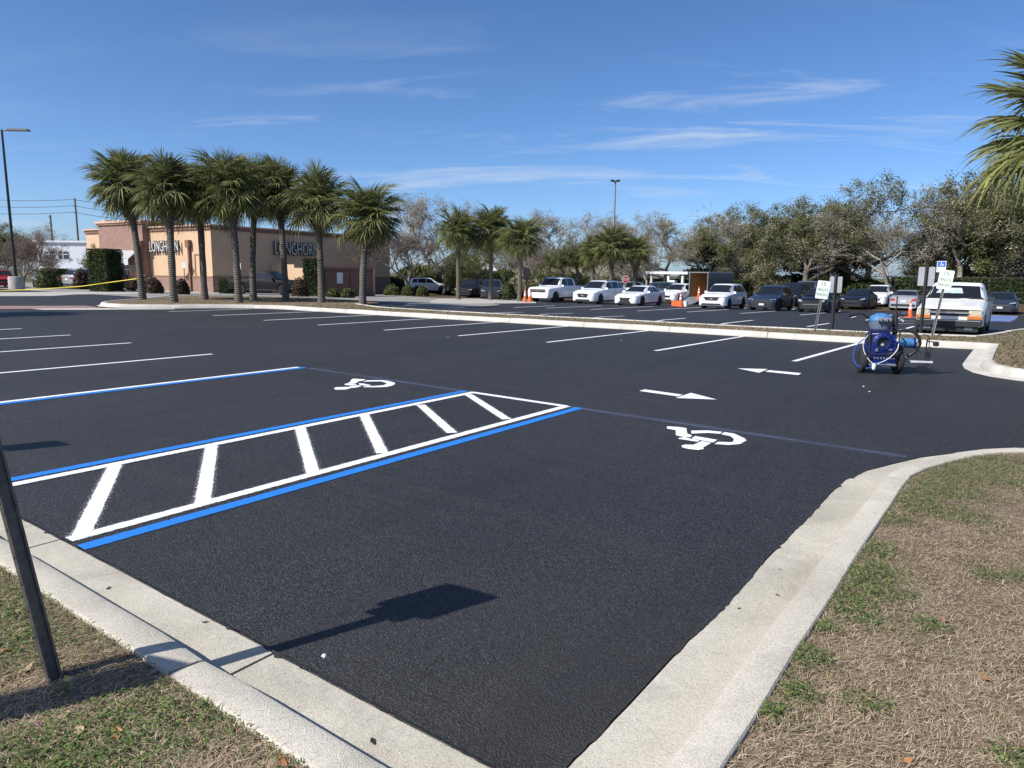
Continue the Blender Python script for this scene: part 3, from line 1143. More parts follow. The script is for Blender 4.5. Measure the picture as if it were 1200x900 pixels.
def put(t):
    b = sum(len(q) for q in Vs)
    Vs.append(t[0])
    Fs.append(t[1] + b)
    Cs.append(t[2])


# matted straw lying nearly flat
x, y, r = scatter(1500000, 21)
n = len(x)
put(blades(x, y, VZ + r.uniform(0.0, 0.016, n), r.uniform(.015, .065, n), r.uniform(.0010, .0023, n), r.uniform(0, 6.28, n) * .5 + snoise(x, y, 3, 9) * 1.7, r.uniform(-.05, .35, n), pick(STRAW, n, r), 0.9))
# upright blades and creeping broad leaves where it is green
x, y, r = scatter(1000000, 22)
g_ = greenness(x, y)
kp = r.random(len(x)) < np.clip(g_, 0.012, 1)
x, y = x[kp], y[kp]
n = len(x)
c = np.where((r.random(n) < .72)[:, None], pick(GREEN, n, r, .2), pick(OLIVE, n, r, .2))
put(blades(x, y, np.full(n, VZ), r.uniform(.018, .055, n), r.uniform(.002, .0045, n), r.uniform(0, 6.28, n), r.uniform(.25, 1.25, n), c, 0.7))
x, y, r = scatter(1100000, 23)
g_ = greenness(x, y)
kp = r.random(len(x)) < np.clip((g_ - .2) * 1.3, 0, 1)
x, y = x[kp], y[kp]
n = len(x)
put(blades(x, y, VZ + r.uniform(.006, .03, n), r.uniform(.009, .022, n), r.uniform(.005, .010, n), r.uniform(0, 6.28, n), r.uniform(.0, .6, n), pick(GREEN, n, r, .22), 1.2))
# thin dry upright blades
x, y, r = scatter(500000, 24)
kp = r.random(len(x)) < np.clip(.35 + .4 * snoise(x, y, 8, 12), 0.05, 1)
x, y = x[kp], y[kp]
n = len(x)
put(blades(x, y, np.full(n, VZ), r.uniform(.012, .035, n), r.uniform(.0009, .0018, n), r.uniform(0, 6.28, n), r.uniform(.5, 1.3, n), np.where((r.random(n) < .7)[:, None], pick(STRAW, n, r), pick(OLIVE, n, r)), 0.6))
# a fringe hanging over the back of the kerb
vbn = [q for q in vb if -5 < q.x < 2]
xs, ys = [], []
for i in range(len(vbn) - 1):
    a, b = vbn[i], vbn[i + 1]
    m = int((b - a).length * 90)
    for j in range(m):
        t = RN.random()
        q = a.lerp(b, t)
        xs.append(q.x + RN.uniform(-.0, .025))
        ys.append(q.y - RN.uniform(-.01, .03))
x, y = np.array(xs), np.array(ys)
m = np.clip(greenness(x, y) + .25 + .5 * snoise(x, y, 9, 31), 0, 1) > NP.random(len(x))
x, y = x[m], y[m]
n = len(x)
put(blades(x, y, np.full(n, VZ), NP.uniform(.015, .05, n), NP.uniform(.002, .004, n), NP.uniform(0, 6.28, n), NP.uniform(.2, 1.1, n), np.where((NP.random(n) < .45)[:, None], pick(GREEN, n, NP), pick(STRAW, n, NP)), .8))
me = colmesh('grass', np.concatenate(Vs), np.concatenate(Fs), np.concatenate(Cs), 'blade')
o = link('grass', me)
tag(o, 'dry matted straw grass with green weedy patches on the near verge', 'grass', kind='stuff')

# short grass on the far islands
Vs, Fs, Cs = [], [], []
r = np.random.default_rng(40)
n = 150000
x = r.uniform(-40, 3.5, n)
y = r.uniform(13.5, 30, n)
kp = in_poly(x, y, [(q[0], q[1]) for q in isl])
near = (x > -26) | (r.random(n) < .35)
x, y = x[kp & near], y[kp & near]
n = len(x)
gg = .45 + .45 * snoise(x, y, 2.0, 8)
gg = np.where(x < -25, gg - .3, gg)
c = np.where((r.random(n) < gg)[:, None], pick([(.13, .155, .05), (.17, .19, .065), (.10, .125, .04)], n, r), pick([(.30, .245, .15), (.24, .19, .115), (.19, .15, .09)], n, r))
put(blades(x, y, np.array([gz(a, b) for a, b in zip(x, y)]) + .112, r.uniform(.03, .09, n), r.uniform(.012, .03, n), r.uniform(0, 6.28, n), r.uniform(.1, .9, n), c, .6))
me = colmesh('grass', np.concatenate(Vs), np.concatenate(Fs), np.concatenate(Cs), 'blade')
tag(link('grass', me), 'patchy short green and brown turf on the far parking islands', 'grass', kind='stuff')


# dead leaves on the left verge, each curled its own way
def leaf_thing(px, py, size, mat, label, zoff=VZ + 0.012, group='dead leaves on the left verge'):
    mb = MB()
    n = 7
    curl = RN.uniform(.15, .5)
    wv_ = RN.uniform(.38, .55)
    for i in range(n):
        t = i / (n - 1)
        w = wv_ * math.sin(math.pi * min(1, t * .93 + .04)) ** .8 * (0.9 + .2 * RN.random())
        z = curl * (t - .5) ** 2 + .04 * math.sin(t * 9)
        for sgn in (-1, 0, 1):
            mb.v.append((size * (t - .5), size * w * .5 * sgn, size * (z + (.12 if sgn else 0.0) * w)))
    for i in range(n - 1):
        for j in range(2):
            a = i * 3 + j
            mb.f.append((a, a + 1, a + 4, a + 3))
    p = gp(px, py, zoff)
    o = mb.build('dead_leaf', mat, None, smooth=60, loc=p, rot=(RN.uniform(-.25, .25), RN.uniform(-.25, .25), RN.uniform(0, 6.28)))
    return tag(o, label, 'leaf', group)


for px, py, s_, mat, lab in ((90, 859, .075, 'leaf_tan', 'large tan dead leaf lying beside an orange dead leaf'), (138, 860, .06, 'leaf_orange', 'orange brown dead leaf lying beside a large tan one'),
                             (27, 738, .06, 'leaf_tan', 'tan dead leaf in the weeds'), (20, 717, .04, 'leaf_tan', 'tan dead leaf in the weeds'), (63, 708, .045, 'leaf_tan', 'tan dead leaf in the weeds'),
                             (31, 784, .06, 'leaf_tan', 'tan dead leaf in the weeds'), (4, 763, .06, 'leaf_orange', 'rusty dead leaf in the weeds left of the leaning post'), (68, 860, .05, 'leaf_tan', 'tan dead leaf in the weeds'),
                             (131, 894, .055, 'leaf_tan', 'tan dead leaf in the weeds'), (217, 843, .05, 'leaf_tan', 'tan dead leaf in the weeds'), (229, 857, .045, 'leaf_tan', 'tan dead leaf in the weeds'), (75, 838, .04, 'leaf_tan', 'tan dead leaf in the weeds'),
                             (330, 893, .05, 'leaf_orange', 'rusty dead leaf against the back of the kerb'), (1108, 727, .04, 'leaf_orange', 'small rusty leaf on the straw near the kerb'), (1112, 648, .04, 'leaf_tan', 'pale leaf on the straw'), (1155, 795, .05, 'leaf_orange', 'rusty leaf fallen on the dry straw'), (1062, 892, .05, 'leaf_orange', 'rusty leaf at the edge of the dry straw')):
    leaf_thing(px, py, s_, mat, lab)
for px, py, s_ in ((127, 689, .03), (914, 667, .022), (911, 697, .022), (866, 713, .02), (437, 869, .035), (240, 729, .03), (714, 845, .02)):
    leaf_thing(px, py, s_, 'leaf_dark', 'small dark leaf scrap lying in the concrete gutter', 0.016, 'leaf scraps in the gutter')
for px, py in ((380, 769), (551, 896), (1019, 459), (1012, 453), (525, 395), (728, 399)):
    o = MB().box((0, 0, 0.004), (.022, .016, .008), taper=.6).build('pebble', 'litter', None, loc=gp(px, py), rot=(0, 0, RN.uniform(0, 3)))
    tag(o, 'tiny pale pebble lying on the fresh asphalt', 'pebble', 'pale pebbles on the asphalt')

# daisy-like weed in bloom beside the leaning post
p = gp(79, 815, VZ)
e = empty('flowering_weed', p, 0, 'small white flowering weed growing beside the leaning post', 'weed')
for dx, dy, h, mt in ((0.012, .0, .062, 'petal'), (-.03, .012, .052, 'flower_yellow')):
    MB().tube([(0, 0, 0), (dx * .5, dy, h * .5), (dx, dy, h)], .0018, 5).build('stem', 'stem_green', e)
    if mt == 'petal':
        for i in range(5):
            a = i * 1.257
            MB().add([(0, 0, 0), (.009 * math.cos(a - .3), .009 * math.sin(a - .3), .003), (.016 * math.cos(a), .016 * math.sin(a), .004), (.009 * math.cos(a + .3), .009 * math.sin(a + .3), .003)], [(0, 1, 2, 3)]).build('petal', 'petal', e, loc=(dx, dy, h))
    MB().lathe([(.001, -.004), (.006, 0), (.005, .005), (.001, .007)], 8).build('flower_head', 'flower_yellow', e, loc=(dx, dy, h))
for i in range(9):
    a = RN.uniform(0, 6.28)
    l_ = RN.uniform(.02, .04)
    MB().add([(0, 0, 0), (l_ * .5 * math.cos(a - .4), l_ * .5 * math.sin(a - .4), .01), (l_ * math.cos(a), l_ * math.sin(a), .008), (l_ * .5 * math.cos(a + .4), l_ * .5 * math.sin(a + .4), .01)], [(0, 1, 2, 3)]).build('leaf', 'stem_green', e, loc=(0, 0, RN.uniform(.005, .035)))


# ================================================================== plants
def frond_mesh(name, R0, nl, seed, cols, droop=.5, pet=1.0, width=.05):
    """a fan palm leaf along +X from the origin: stalk, then folded blades fanned about the curved midrib"""
    r = random.Random(seed)
    V, F, C = [], [], []

    def strip(pts, ws, col, nrm):
        b = len(V)
        for p, w in zip(pts, ws):
            V.append(tuple(p + w))
            V.append(tuple(p - w))
            C.extend([col, col])
        for i in range(len(pts) - 1):
            F.append((b + 2 * i, b + 2 * i + 1, b + 2 * i + 3, b + 2 * i + 2))
    base = Vector((0, 0, 0))
    tip = Vector((pet, 0, -.10 * pet))
    pc = (.16, .19, .06)
    strip([base, base.lerp(tip, .5) + Vector((0, 0, .05)), tip], [Vector((0, .022, 0)), Vector((0, .016, 0)), Vector((0, .012, 0))], pc, None)
    strip([base, base.lerp(tip, .5) + Vector((0, 0, .05)), tip], [Vector((0, 0, .018)), Vector((0, 0, .014)), Vector((0, 0, .01))], pc, None)
    for i in range(nl):
        t = i / (nl - 1) * 2 - 1
        a = t * 2.35 + r.uniform(-.06, .06)
        org = tip + Vector((.30 * (1 - abs(t)), 0, -.10 * (1 - abs(t)) ** 2))
        L = R0 * (1 - .25 * abs(t)) * r.uniform(.86, 1.06)
        fold = .30 * math.sin(abs(t) * 1.6)
        d = Vector((math.cos(a), math.sin(a), fold - .10 + r.uniform(-.08, .08))).normalized()
        side = Vector((-d.y, d.x, 0)).normalized()
        dr = droop * r.uniform(.6, 1.5)
        pts = [org]
        for q in (.35, .65, .85, 1.0):
            pts.append(org + d * (L * q) + Vector((0, 0, -dr * L * q ** 2.6)))
        w = width * r.uniform(.8, 1.2)
        tw = side * .5 + Vector((0, 0, .5 * (1 if i % 2 else -1)))
        tw.normalize()
        ws = [tw * w * k2 for k2 in (.25, .55, .5, .28, .02)]
        c = cols[r.randrange(len(cols))]
        m = r.uniform(.8, 1.2)
        strip(pts, ws, tuple(min(.9, q * m) for q in c), None)
    return colmesh(name, V, F, C, 'leaf')


PG = [(.13, .15, .05), (.165, .18, .065), (.10, .12, .04), (.21, .215, .09)]
PY = [(.27, .27, .07), (.33, .30, .10), (.21, .22, .06)]
PB = [(.26, .20, .125), (.33, .26, .165), (.19, .145, .09)]
FR_G = [frond_mesh('frond', .80 + .03 * i, 36, 100 + i, PG, .38 + .12 * (i % 3), (.95, .72, 1.08, .50, .85)[i], .046) for i in range(5)]
FR_Y = [frond_mesh('frond', .80, 34, 120 + i, PY + PG[:2], .8, .85, .046) for i in range(2)]
FR_B = [frond_mesh('frond', .80, 30, 140 + i, PB, 1.2, .75, .036) for i in range(2)]


def palm(label, base, h, crown=1.0, lean=(0, 0), n=38, seed=0, tr=.15, brown=4, yellow=4, group='sabal palms', thatch=True, dz=0.1):
    r = random.Random(seed)
    e = empty('palm_tree', base + Vector((0, 0, dz)), r.uniform(0, 6.28), label, 'palm tree', group)
    rz = -e.rotation_euler.z
    ln = Vector((lean[0], lean[1], 0))
    ln.rotate(Matrix.Rotation(rz, 3, 'Z'))
    top = Vector((ln.x, ln.y, h))
    pts, rs = [], []
    for i in range(12):
        t = i / 11
        bend = t * t
        pts.append(Vector((ln.x * bend, ln.y * bend, -.15 + (h + .15) * t)))
        rs.append(tr * (1.35 if i == 0 else (1.12 if i == 1 else 1.0 + .06 * math.sin(i * 2.1 + seed))) * (1.0 - .08 * t))
    MB().tube(pts, rs, 12).build('trunk', 'palm_bark', e, smooth=70)
    if thatch:       # stubs of old leaf bases under the crown
        mb = MB()
        for i in range(26):
            a = i * 2.4
            z = h - .75 + .03 * i
            d = Vector((math.cos(a), math.sin(a), 0))
            p0 = Vector((top.x, top.y, z)) + d * tr * .8
            mb.tube([p0, p0 + d * .16 + Vector((0, 0, .2))], [.035, .02], 4)
        mb.build('leaf_base', 'palm_bark', e)
    for i in range(n):
        t = (i + .5) / n
        el = rad(86) - t ** .85 * rad(138) + r.uniform(-.12, .12)
        az = i * 2.39996 + r.uniform(-.2, .2)
        sc_ = crown * r.uniform(.86, 1.12) * (1.0 if t < .75 else .92)
        if i >= n - brown:
            me = FR_B[r.randrange(2)]
            el = rad(-62) + r.uniform(-.2, .2)
        elif i >= n - brown - yellow - 3 and r.random() < yellow / (yellow + 3):
            me = FR_Y[r.randrange(2)]
        else:
            me = FR_G[r.randrange(5)]
        o = bpy.data.objects.new('frond', me)
        COL.objects.link(o)
        o.parent = e
        m = Matrix.Translation(top + Vector((0, 0, -.05 - .25 * t))) @ Matrix.Rotation(az, 4, 'Z') @ Matrix.Rotation(-el, 4, 'Y') @ Matrix.Rotation(r.uniform(-.5, .5), 4, 'X')
        o.matrix_local = m @ Matrix.Scale(sc_, 4)
    return e


# the clump of tall palms on the end island in front of the restaurant
PL = [(167, 351, 140, 216, 172, 1.10), (204, 354.2, 197, 222, 175, 1.02), (240, 351, 233, 228, 183, .95), (280, 354.5, 268, 222, 176, 1.04), (297, 351, 300, 220, 172, 1.02),
      (335, 351.5, 326, 226, 182, .98), (377, 354.5, 372, 236, 197, 1.0), (425, 356.5, 432, 252, 210, .98)]
plab = ['palm at the clipped hedge end of the clump', 'palm with a straight trunk before the lettered tan wall', 'palm standing at the lit wall corner of the restaurant', 'palm with close neighbour trunk beside a white sign', 'palm beside the tailgate of the black pickup',
        'palm standing before the black pickup door', 'palm before the tall clipped column hedge', 'shorter palm standing alone beside the driveway mouth']
for i, (bx, by, cx_, cy_, ty, cs) in enumerate(PL):
    b = gp(bx, by, .11)
    dpt = (b - Vector((0, 0, CAMH))).dot(FW)
    hc = hz(cx_, cy_, dpt)
    dv = ray(cx_, cy_)
    c3 = Vector((0, 0, CAMH)) + dv * (dpt / dv.dot(FW))
    lx = Vector((c3.x - b.x, c3.y - b.y))
    lx = lx if lx.length < .9 else lx * (.9 / lx.length)
    b.z -= .11
    palm('tall sabal ' + plab[i], b, hc - .05, cs * .93, (lx.x, lx.y), 92, 30 + i, .16, 9, 7, 'palms on the end island')
for i, (bx, dpt, ty, cs, lab, ns) in enumerate(((537, 55, 246, .98, 'palm with yellowing lower fronds beside the planting bed', 34), (575, 56, 244, 1.1, 'dark palm in front of the parked dark cars', 36), (609, 54, 254, .98, 'palm beside two traffic cones and the white pickup', 34),
                                                  (716, 62, 266, 1.0, 'palm at the foot of the tall parking lot lamp', 34), (694, 64, 277, .85, 'small palm with yellow lower fronds behind the white crossover', 28), (744, 62, 276, .85, 'palm with brown hanging fronds behind the white sedan', 28))):
    b = dp(bx, dpt)
    H = hz(bx, ty, dpt) - b.z
    palm('mid-distance sabal ' + lab, b, H - 1.55 * cs, cs * 1.0, (0, 0), int(ns * 2.1), 60 + i, .17 if i < 3 else .2, 10 if i == 5 else 4, 8 if i in (0, 4) else 4, 'palms beyond the drive', dz=0.0)
# big palm on the island at the right
d = ray(1282, 148)
c3 = Vector((0, 0, CAMH)) + d * (13.6 / d.dot(FW))
palm('large near sabal palm with brown ragged lower fronds on the right island', Vector((c3.x, c3.y, 0)), c3.z - .1, 1.12, (0, 0), 140, 77, .19, 44, 16, 'palms on the right island', dz=.11)


def rnd_dir(r):
    z = r.uniform(-1, 1)
    a = r.uniform(0, 6.28318)
    s_ = math.sqrt(1 - z * z)
    return Vector((s_ * math.cos(a), s_ * math.sin(a), z))


def tree_meshes(seed, H, spread, leaves, leafcols, lsize, twigs, trunk_r, clear=.22, levels=5, up=.45, bark='bark', twigcol=(.22, .19, .165)):
    """wood (limbs) and crown (leaves and twigs) of a broadleaf tree of height H standing at the origin"""
    r = random.Random(seed)
    wood = MB()
    tips = []
    tw = []

    def grow(p, d, L, rr, lv):
        n = 3
        pts, rs = [p], [rr]
        q = p
        dd = d.copy()
        for i in range(n):
            dd = (dd + rnd_dir(r) * .22 + Vector((0, 0, up * .12))).normalized()
            q = q + dd * (L / n)
            pts.append(q)
            rs.append(rr * (1 - .35 * (i + 1) / n))
        if lv <= 2:
            wood.tube(pts, rs, 7 if lv == 0 else 5, caps=False)
        else:
            tw.append((pts, rs))
        if lv >= 2:
            tips.extend([(x_, lv) for x_ in pts[1:]])
        if lv >= levels:
            return
        k2 = r.choice((3, 4)) if lv < 2 else (3 if lv < 4 else 2)
        for i in range(k2):
            a = rnd_dir(r)
            side = (a - dd * a.dot(dd)).normalized()
            nd = (dd * r.uniform(.35, .85) + side * r.uniform(.55, 1.0) * spread + Vector((0, 0, up * r.uniform(0, .6)))).normalized()
            st = pts[r.choice((2, 3, 3))] if lv > 0 else pts[r.choice((2, 3))]
            grow(st, nd, L * r.uniform(.62, .85), rr * r.uniform(.5, .64), lv + 1)
    grow(Vector((0, 0, -.2)), Vector((r.uniform(-.1, .1), r.uniform(-.1, .1), 1)).normalized(), 1.0 * clear * 4.2, trunk_r / 1.0, 0)
    zmax = max(max(p.z for p, _ in tips), 1)
    sc_ = H / zmax
    for i, v in enumerate(wood.v):
        wood.v[i] = (v[0] * sc_, v[1] * sc_, v[2] * sc_)
    V, F, C = [], [], []
    if twigs:
        for pts, rs in tw:
            if r.random() > twigs:
                continue
            b0 = MB().tube([p * sc_ for p in pts], [max(.006, q * sc_) for q in rs], 3, caps=False)
            b = len(V)
            V.extend(b0.v)
            F.extend([tuple(i + b for i in f) for f in b0.f])
            m = r.uniform(.7, 1.25)
            C.extend([tuple(q * m for q in twigcol)] * len(b0.v))
            for _ in range(5):   # fine twig ends
                p = pts[-1] * sc_
                dd = (pts[-1] - pts[-2]).normalized() + rnd_dir(r) * .8
                dd.normalize()
                L = r.uniform(.25, .7)
                s2 = dd.cross(rnd_dir(r)).normalized() * .012
                b = len(V)
                V.extend([tuple(p + s2), tuple(p - s2), tuple(p + dd * L)])
                F.append((b, b + 1, b + 2))
                C.extend([tuple(q * m * .9 for q in twigcol)] * 3)
    nt_ = len(tips)
    for i in range(leaves):
        if i % 26 == 0:
            p0, lv = tips[r.randrange(nt_)]
            p0 = p0 * sc_
            cc = leafcols[r.randrange(len(leafcols))]
            mm = r.uniform(.7, 1.35)
            rad_ = r.uniform(.25, .75)
        p = p0 + rnd_dir(r) * rad_ * (r.random() ** .6)
        a = rnd_dir(r)
        u = a.cross(rnd_dir(r)).normalized()
        w = a.cross(u)
        s2 = lsize * r.uniform(.6, 1.3)
        b = len(V)
        V.extend([tuple(p - u * s2), tuple(p + w * s2 * .55), tuple(p + u * s2), tuple(p - w * s2 * .55)])
        F.append((b, b + 1, b + 2, b + 3))
        m = mm * r.uniform(.85, 1.15)
        C.extend([tuple(q * m for q in cc)] * 4)
    wm = bpy.data.meshes.new('trunk')
    wm.from_pydata(wood.v, [], wood.f)
    wm.shade_smooth()
    wm.materials.append(M[bark])
    cm = colmesh('crown', V, F, C, 'leaf')
    return wm, cm


OAKC = [(.12, .135, .05), (.15, .165, .06), (.095, .11, .04), (.185, .19, .08)]
GREYC = [(.29, .26, .18), (.34, .30, .22), (.24, .225, .145), (.28, .235, .17)]
BROWNC = [(.24, .165, .12), (.28, .20, .145), (.19, .135, .095), (.2, .17, .11)]
T_OAK = [tree_meshes(200 + i, 9.5, 1.05, 42000, OAKC, .08, .3, .065, .17, 5, .3) for i in range(3)]
T_GREY = [tree_meshes(220 + i, 9.5, .95, 16000, GREYC, .055, 1.0, .055, .2, 6, .45, 'bark_pale', (.40, .37, .33)) for i in range(3)]
T_BARE = [tree_meshes(240 + i, 7.0, .8, 3500, BROWNC, .05, 1.0, .07, .2, 6, .5, 'bark_pale', (.235, .19, .165)) for i in range(2)]
T_MIX = [tree_meshes(260 + i, 9.5, 1.0, 32000, OAKC + GREYC[:2] + [(.13, .145, .05)], .07, .8, .06, .18, 6, .4, 'bark') for i in range(3)]


def tree(label, meshes, base, H, H0, wide=1.0, rz=0.0, group='trees behind the parking lot'):
    e = empty('tree', base, rz, label, 'tree', group)
    s_ = H / H0
    link('trunk', meshes[0], e, scale=(s_ * wide, s_ * wide, s_))
    link('crown', meshes[1], e, scale=(s_ * wide, s_ * wide, s_))
    return e


TREES = [  # px, depth, top px, kind, variant, widen, label
    (498, 82, 224, 'g', 0, 1.15, 'tall grey winter tree rising behind the restaurant corner'), (478, 70, 262, 'b', 0, 1.2, 'low brown bare tree at the end of the restaurant'),
    (545, 88, 236, 'g', 1, 1.0, 'grey winter tree behind the yellow-fronded palm'), (520, 74, 285, 'o', 0, 1.0, 'small dark green tree left of the mid-distance palms'), (566, 72, 290, 'o', 1, 1.2, 'dense dark oak behind the dark parked cars'),
    (622, 86, 262, 'g', 2, 1.1, 'grey winter tree behind the palms by the cones'), (640, 74, 283, 'b', 1, 1.2, 'thin bare tree before the beige shop wall'), (668, 70, 280, 'o', 2, 1.15, 'round green oak before the beige shop wall'), (659, 92, 246, 'g', 0, 1.1, 'tall grey tree behind the green oak'),
    (690, 90, 249, 'g', 1, 1.1, 'tall grey tree left of the tall lamp'), (745, 90, 250, 'g', 2, 1.2, 'tall grey tree right of the tall lamp'), (757, 74, 285, 'g', 0, 1.1, 'twiggy tree behind the white sedan'), (790, 84, 250, 'g', 0, 1.2, 'tall grey tree behind the white pergola'),
    (815, 80, 262, 'g', 1, 1.2, 'grey tree beside the pergola'), (838, 84, 246, 'g', 2, 1.2, 'feathery grey tree behind the cargo trailer'), (872, 78, 244, 'o', 0, 1.1, 'dark green oak behind the white hatchback crossover'), (905, 80, 238, 'm', 2, 1.1, 'spreading olive tree behind the dark blue crossover'),
    (940, 78, 232, 'o', 1, 1.15, 'big bright green oak behind the black hatchback'), (975, 80, 230, 'm', 0, 1.1, 'olive oak behind the paired sign posts'), (1015, 78, 212, 'm', 1, 1.1, 'tall ragged tree behind the dark sedan'), (1045, 72, 220, 'g', 2, 1.2, 'pale-limbed grey tree behind the silver sedan'),
    (1085, 74, 212, 'm', 2, 1.15, 'tall olive tree behind the blue accessible sign'), (1125, 70, 218, 'g', 0, 1.2, 'grey tree with pale limbs behind the old white pickup'), (1140, 80, 204, 'm', 0, 1.1, 'tallest olive tree behind the old white pickup'), (1175, 72, 208, 'm', 1, 1.15, 'tall olive tree behind the dark grey sedan'),
    (1215, 70, 200, 'o', 2, 1.2, 'dark oak at the edge behind the near palm'), (1250, 72, 205, 'g', 1, 1.2, 'grey tree beyond the dark oak'), (895, 90, 250, 'g', 2, 1.3, 'grey tree deep behind the dark blue crossover'), (1000, 90, 236, 'g', 1, 1.3, 'grey tree deep behind the paired sign posts'), (770, 100, 258, 'g', 1, 1.3, 'pale grey tree deep behind the pergola'),
    (580, 100, 262, 'g', 2, 1.3, 'grey tree deep behind the mid palms'), (715, 104, 256, 'g', 0, 1.3, 'pale grey tree deep behind the tall lamp'),
    (20, 100, 272, 'g', 0, 1.2, 'grey tree beyond the white office building'), (55, 110, 262, 'g', 1, 1.3, 'tall grey tree behind the white office building'), (88, 112, 264, 'g', 2, 1.3, 'grey tree behind the utility pole'), (-30, 95, 258, 'm', 0, 1.2, 'olive tree beyond the red car'),
    (28, 58, 268, 'b', 0, 1.0, 'multi-stemmed bare crape myrtle beside the concrete lamp base'), (105, 66, 282, 'm', 2, .75, 'yellowish shrub tree behind the clipped hedge block'), (6, 60, 285, 'b', 1, 1.0, 'bare brown tree over the red car'), (45, 57, 292, 'b', 1, .9, 'small bare brown tree beside the lamp base'),
]
KT = {'g': (T_GREY, 9.5), 'b': (T_BARE, 7.0), 'o': (T_OAK, 9.5), 'm': (T_MIX, 9.5)}
for i, (px, dpt, ty, kd, vr, wd_, lab) in enumerate(TREES):
    b = dp(px, dpt)
    H = hz(px, ty, dpt) - b.z
    ms, H0 = KT[kd]
    tree(lab, ms[vr], b, H, H0, wd_ * 9.5 / H0 * .95 if False else wd_, i * 1.7)


# clipped hedges and shrubs
def hedge_mesh(sx_, sy_, sz_, seed, cols, n, ls=.06, ball=False):
    r = random.Random(seed)
    V, F, C = [], [], []
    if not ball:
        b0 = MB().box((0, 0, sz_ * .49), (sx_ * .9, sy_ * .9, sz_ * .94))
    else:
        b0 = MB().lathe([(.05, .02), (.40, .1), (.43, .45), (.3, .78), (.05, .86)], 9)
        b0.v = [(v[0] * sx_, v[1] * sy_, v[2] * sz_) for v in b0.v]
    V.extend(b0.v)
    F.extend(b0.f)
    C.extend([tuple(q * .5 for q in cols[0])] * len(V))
    for i in range(n):
        if ball:
            d = rnd_dir(r)
            d.z = abs(d.z)
            q = r.uniform(.8, 1.08)
            p = Vector((d.x * sx_ * .5 * q, d.y * sy_ * .5 * q, d.z * sz_ * .93 * q + .03))
        else:
            f = r.random()
            a, b_ = r.uniform(-.5, .5), r.uniform(0, 1)
            j = r.uniform(-.05, .05)
            if f < .25:
                p = Vector((a * sx_, r.uniform(-.5, .5) * sy_, sz_ + j))
            elif f < .5:
                p = Vector((a * sx_, -sy_ / 2 + j, b_ * sz_))
            elif f < .75:
                p = Vector((sx_ / 2 + j, a * sy_, b_ * sz_))
            elif f < .88:
                p = Vector((-sx_ / 2 + j, a * sy_, b_ * sz_))
            else:
                p = Vector((a * sx_, sy_ / 2 + j, b_ * sz_))
        a = rnd_dir(r)
        u = a.cross(rnd_dir(r)).normalized()
        w = a.cross(u)
        s2 = ls * r.uniform(.6, 1.4)
        b2 = len(V)
        V.extend([tuple(p - u * s2), tuple(p + w * s2 * .6), tuple(p + u * s2), tuple(p - w * s2 * .6)])
        F.append((b2, b2 + 1, b2 + 2, b2 + 3))
        m = r.uniform(.7, 1.35)
        c = cols[r.randrange(len(cols))]
        C.extend([tuple(q * m for q in c)] * 4)
    return colmesh('foliage', V, F, C, 'leaf')


HC = [(.045, .065, .02), (.06, .085, .028), (.035, .05, .016)]
HO = [(.09, .11, .035), (.13, .145, .05), (.07, .085, .03)]
HR = [(.10, .06, .045), (.075, .06, .035), (.13, .085, .06)]


def hedge(name, label, px0, px1, dpt, ytop, cols, depth=1.2, ball=False, rz=None, n=2600, ls=.07, cat='hedge', group=None):
    a, b = dp(px0, dpt), dp(px1, dpt)
    c = (a + b) / 2
    c.z = gz(c.x, c.y)
    w = (b - a).length
    H = hz((px0 + px1) / 2, ytop, dpt) - c.z
    ang = math.atan2(RT.y, RT.x) if rz is None else rz
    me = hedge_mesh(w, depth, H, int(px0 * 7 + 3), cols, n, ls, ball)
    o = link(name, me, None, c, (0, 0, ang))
    return tag(o, label, cat, group)


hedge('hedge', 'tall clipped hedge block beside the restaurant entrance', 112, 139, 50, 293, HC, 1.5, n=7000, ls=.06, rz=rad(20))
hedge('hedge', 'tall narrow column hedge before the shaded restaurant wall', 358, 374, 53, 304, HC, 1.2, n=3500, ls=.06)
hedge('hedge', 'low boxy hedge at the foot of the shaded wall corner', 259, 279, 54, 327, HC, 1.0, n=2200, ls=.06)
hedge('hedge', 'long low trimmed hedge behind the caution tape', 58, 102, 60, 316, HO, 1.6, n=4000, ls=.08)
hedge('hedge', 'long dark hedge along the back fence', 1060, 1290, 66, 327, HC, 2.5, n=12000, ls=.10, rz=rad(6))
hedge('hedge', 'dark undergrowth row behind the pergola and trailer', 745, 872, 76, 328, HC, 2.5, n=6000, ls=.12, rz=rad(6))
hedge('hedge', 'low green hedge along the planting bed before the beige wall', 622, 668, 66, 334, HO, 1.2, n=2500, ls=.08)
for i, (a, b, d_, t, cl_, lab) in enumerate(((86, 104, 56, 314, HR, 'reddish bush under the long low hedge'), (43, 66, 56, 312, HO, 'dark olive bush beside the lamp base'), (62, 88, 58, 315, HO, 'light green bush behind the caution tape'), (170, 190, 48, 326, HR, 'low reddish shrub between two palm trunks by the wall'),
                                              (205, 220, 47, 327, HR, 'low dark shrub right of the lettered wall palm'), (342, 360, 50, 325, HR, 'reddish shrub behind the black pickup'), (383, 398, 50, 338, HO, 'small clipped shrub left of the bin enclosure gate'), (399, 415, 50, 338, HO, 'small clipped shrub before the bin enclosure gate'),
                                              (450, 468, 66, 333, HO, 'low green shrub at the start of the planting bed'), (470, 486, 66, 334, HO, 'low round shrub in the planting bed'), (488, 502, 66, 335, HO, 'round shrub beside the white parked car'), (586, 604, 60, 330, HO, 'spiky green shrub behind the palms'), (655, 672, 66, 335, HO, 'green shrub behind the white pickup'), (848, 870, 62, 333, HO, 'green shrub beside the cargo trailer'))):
    hedge('shrub', lab, a, b, d_, t, cl_, 1.3, True, n=900, ls=.09, cat='shrub', group='shrubs')


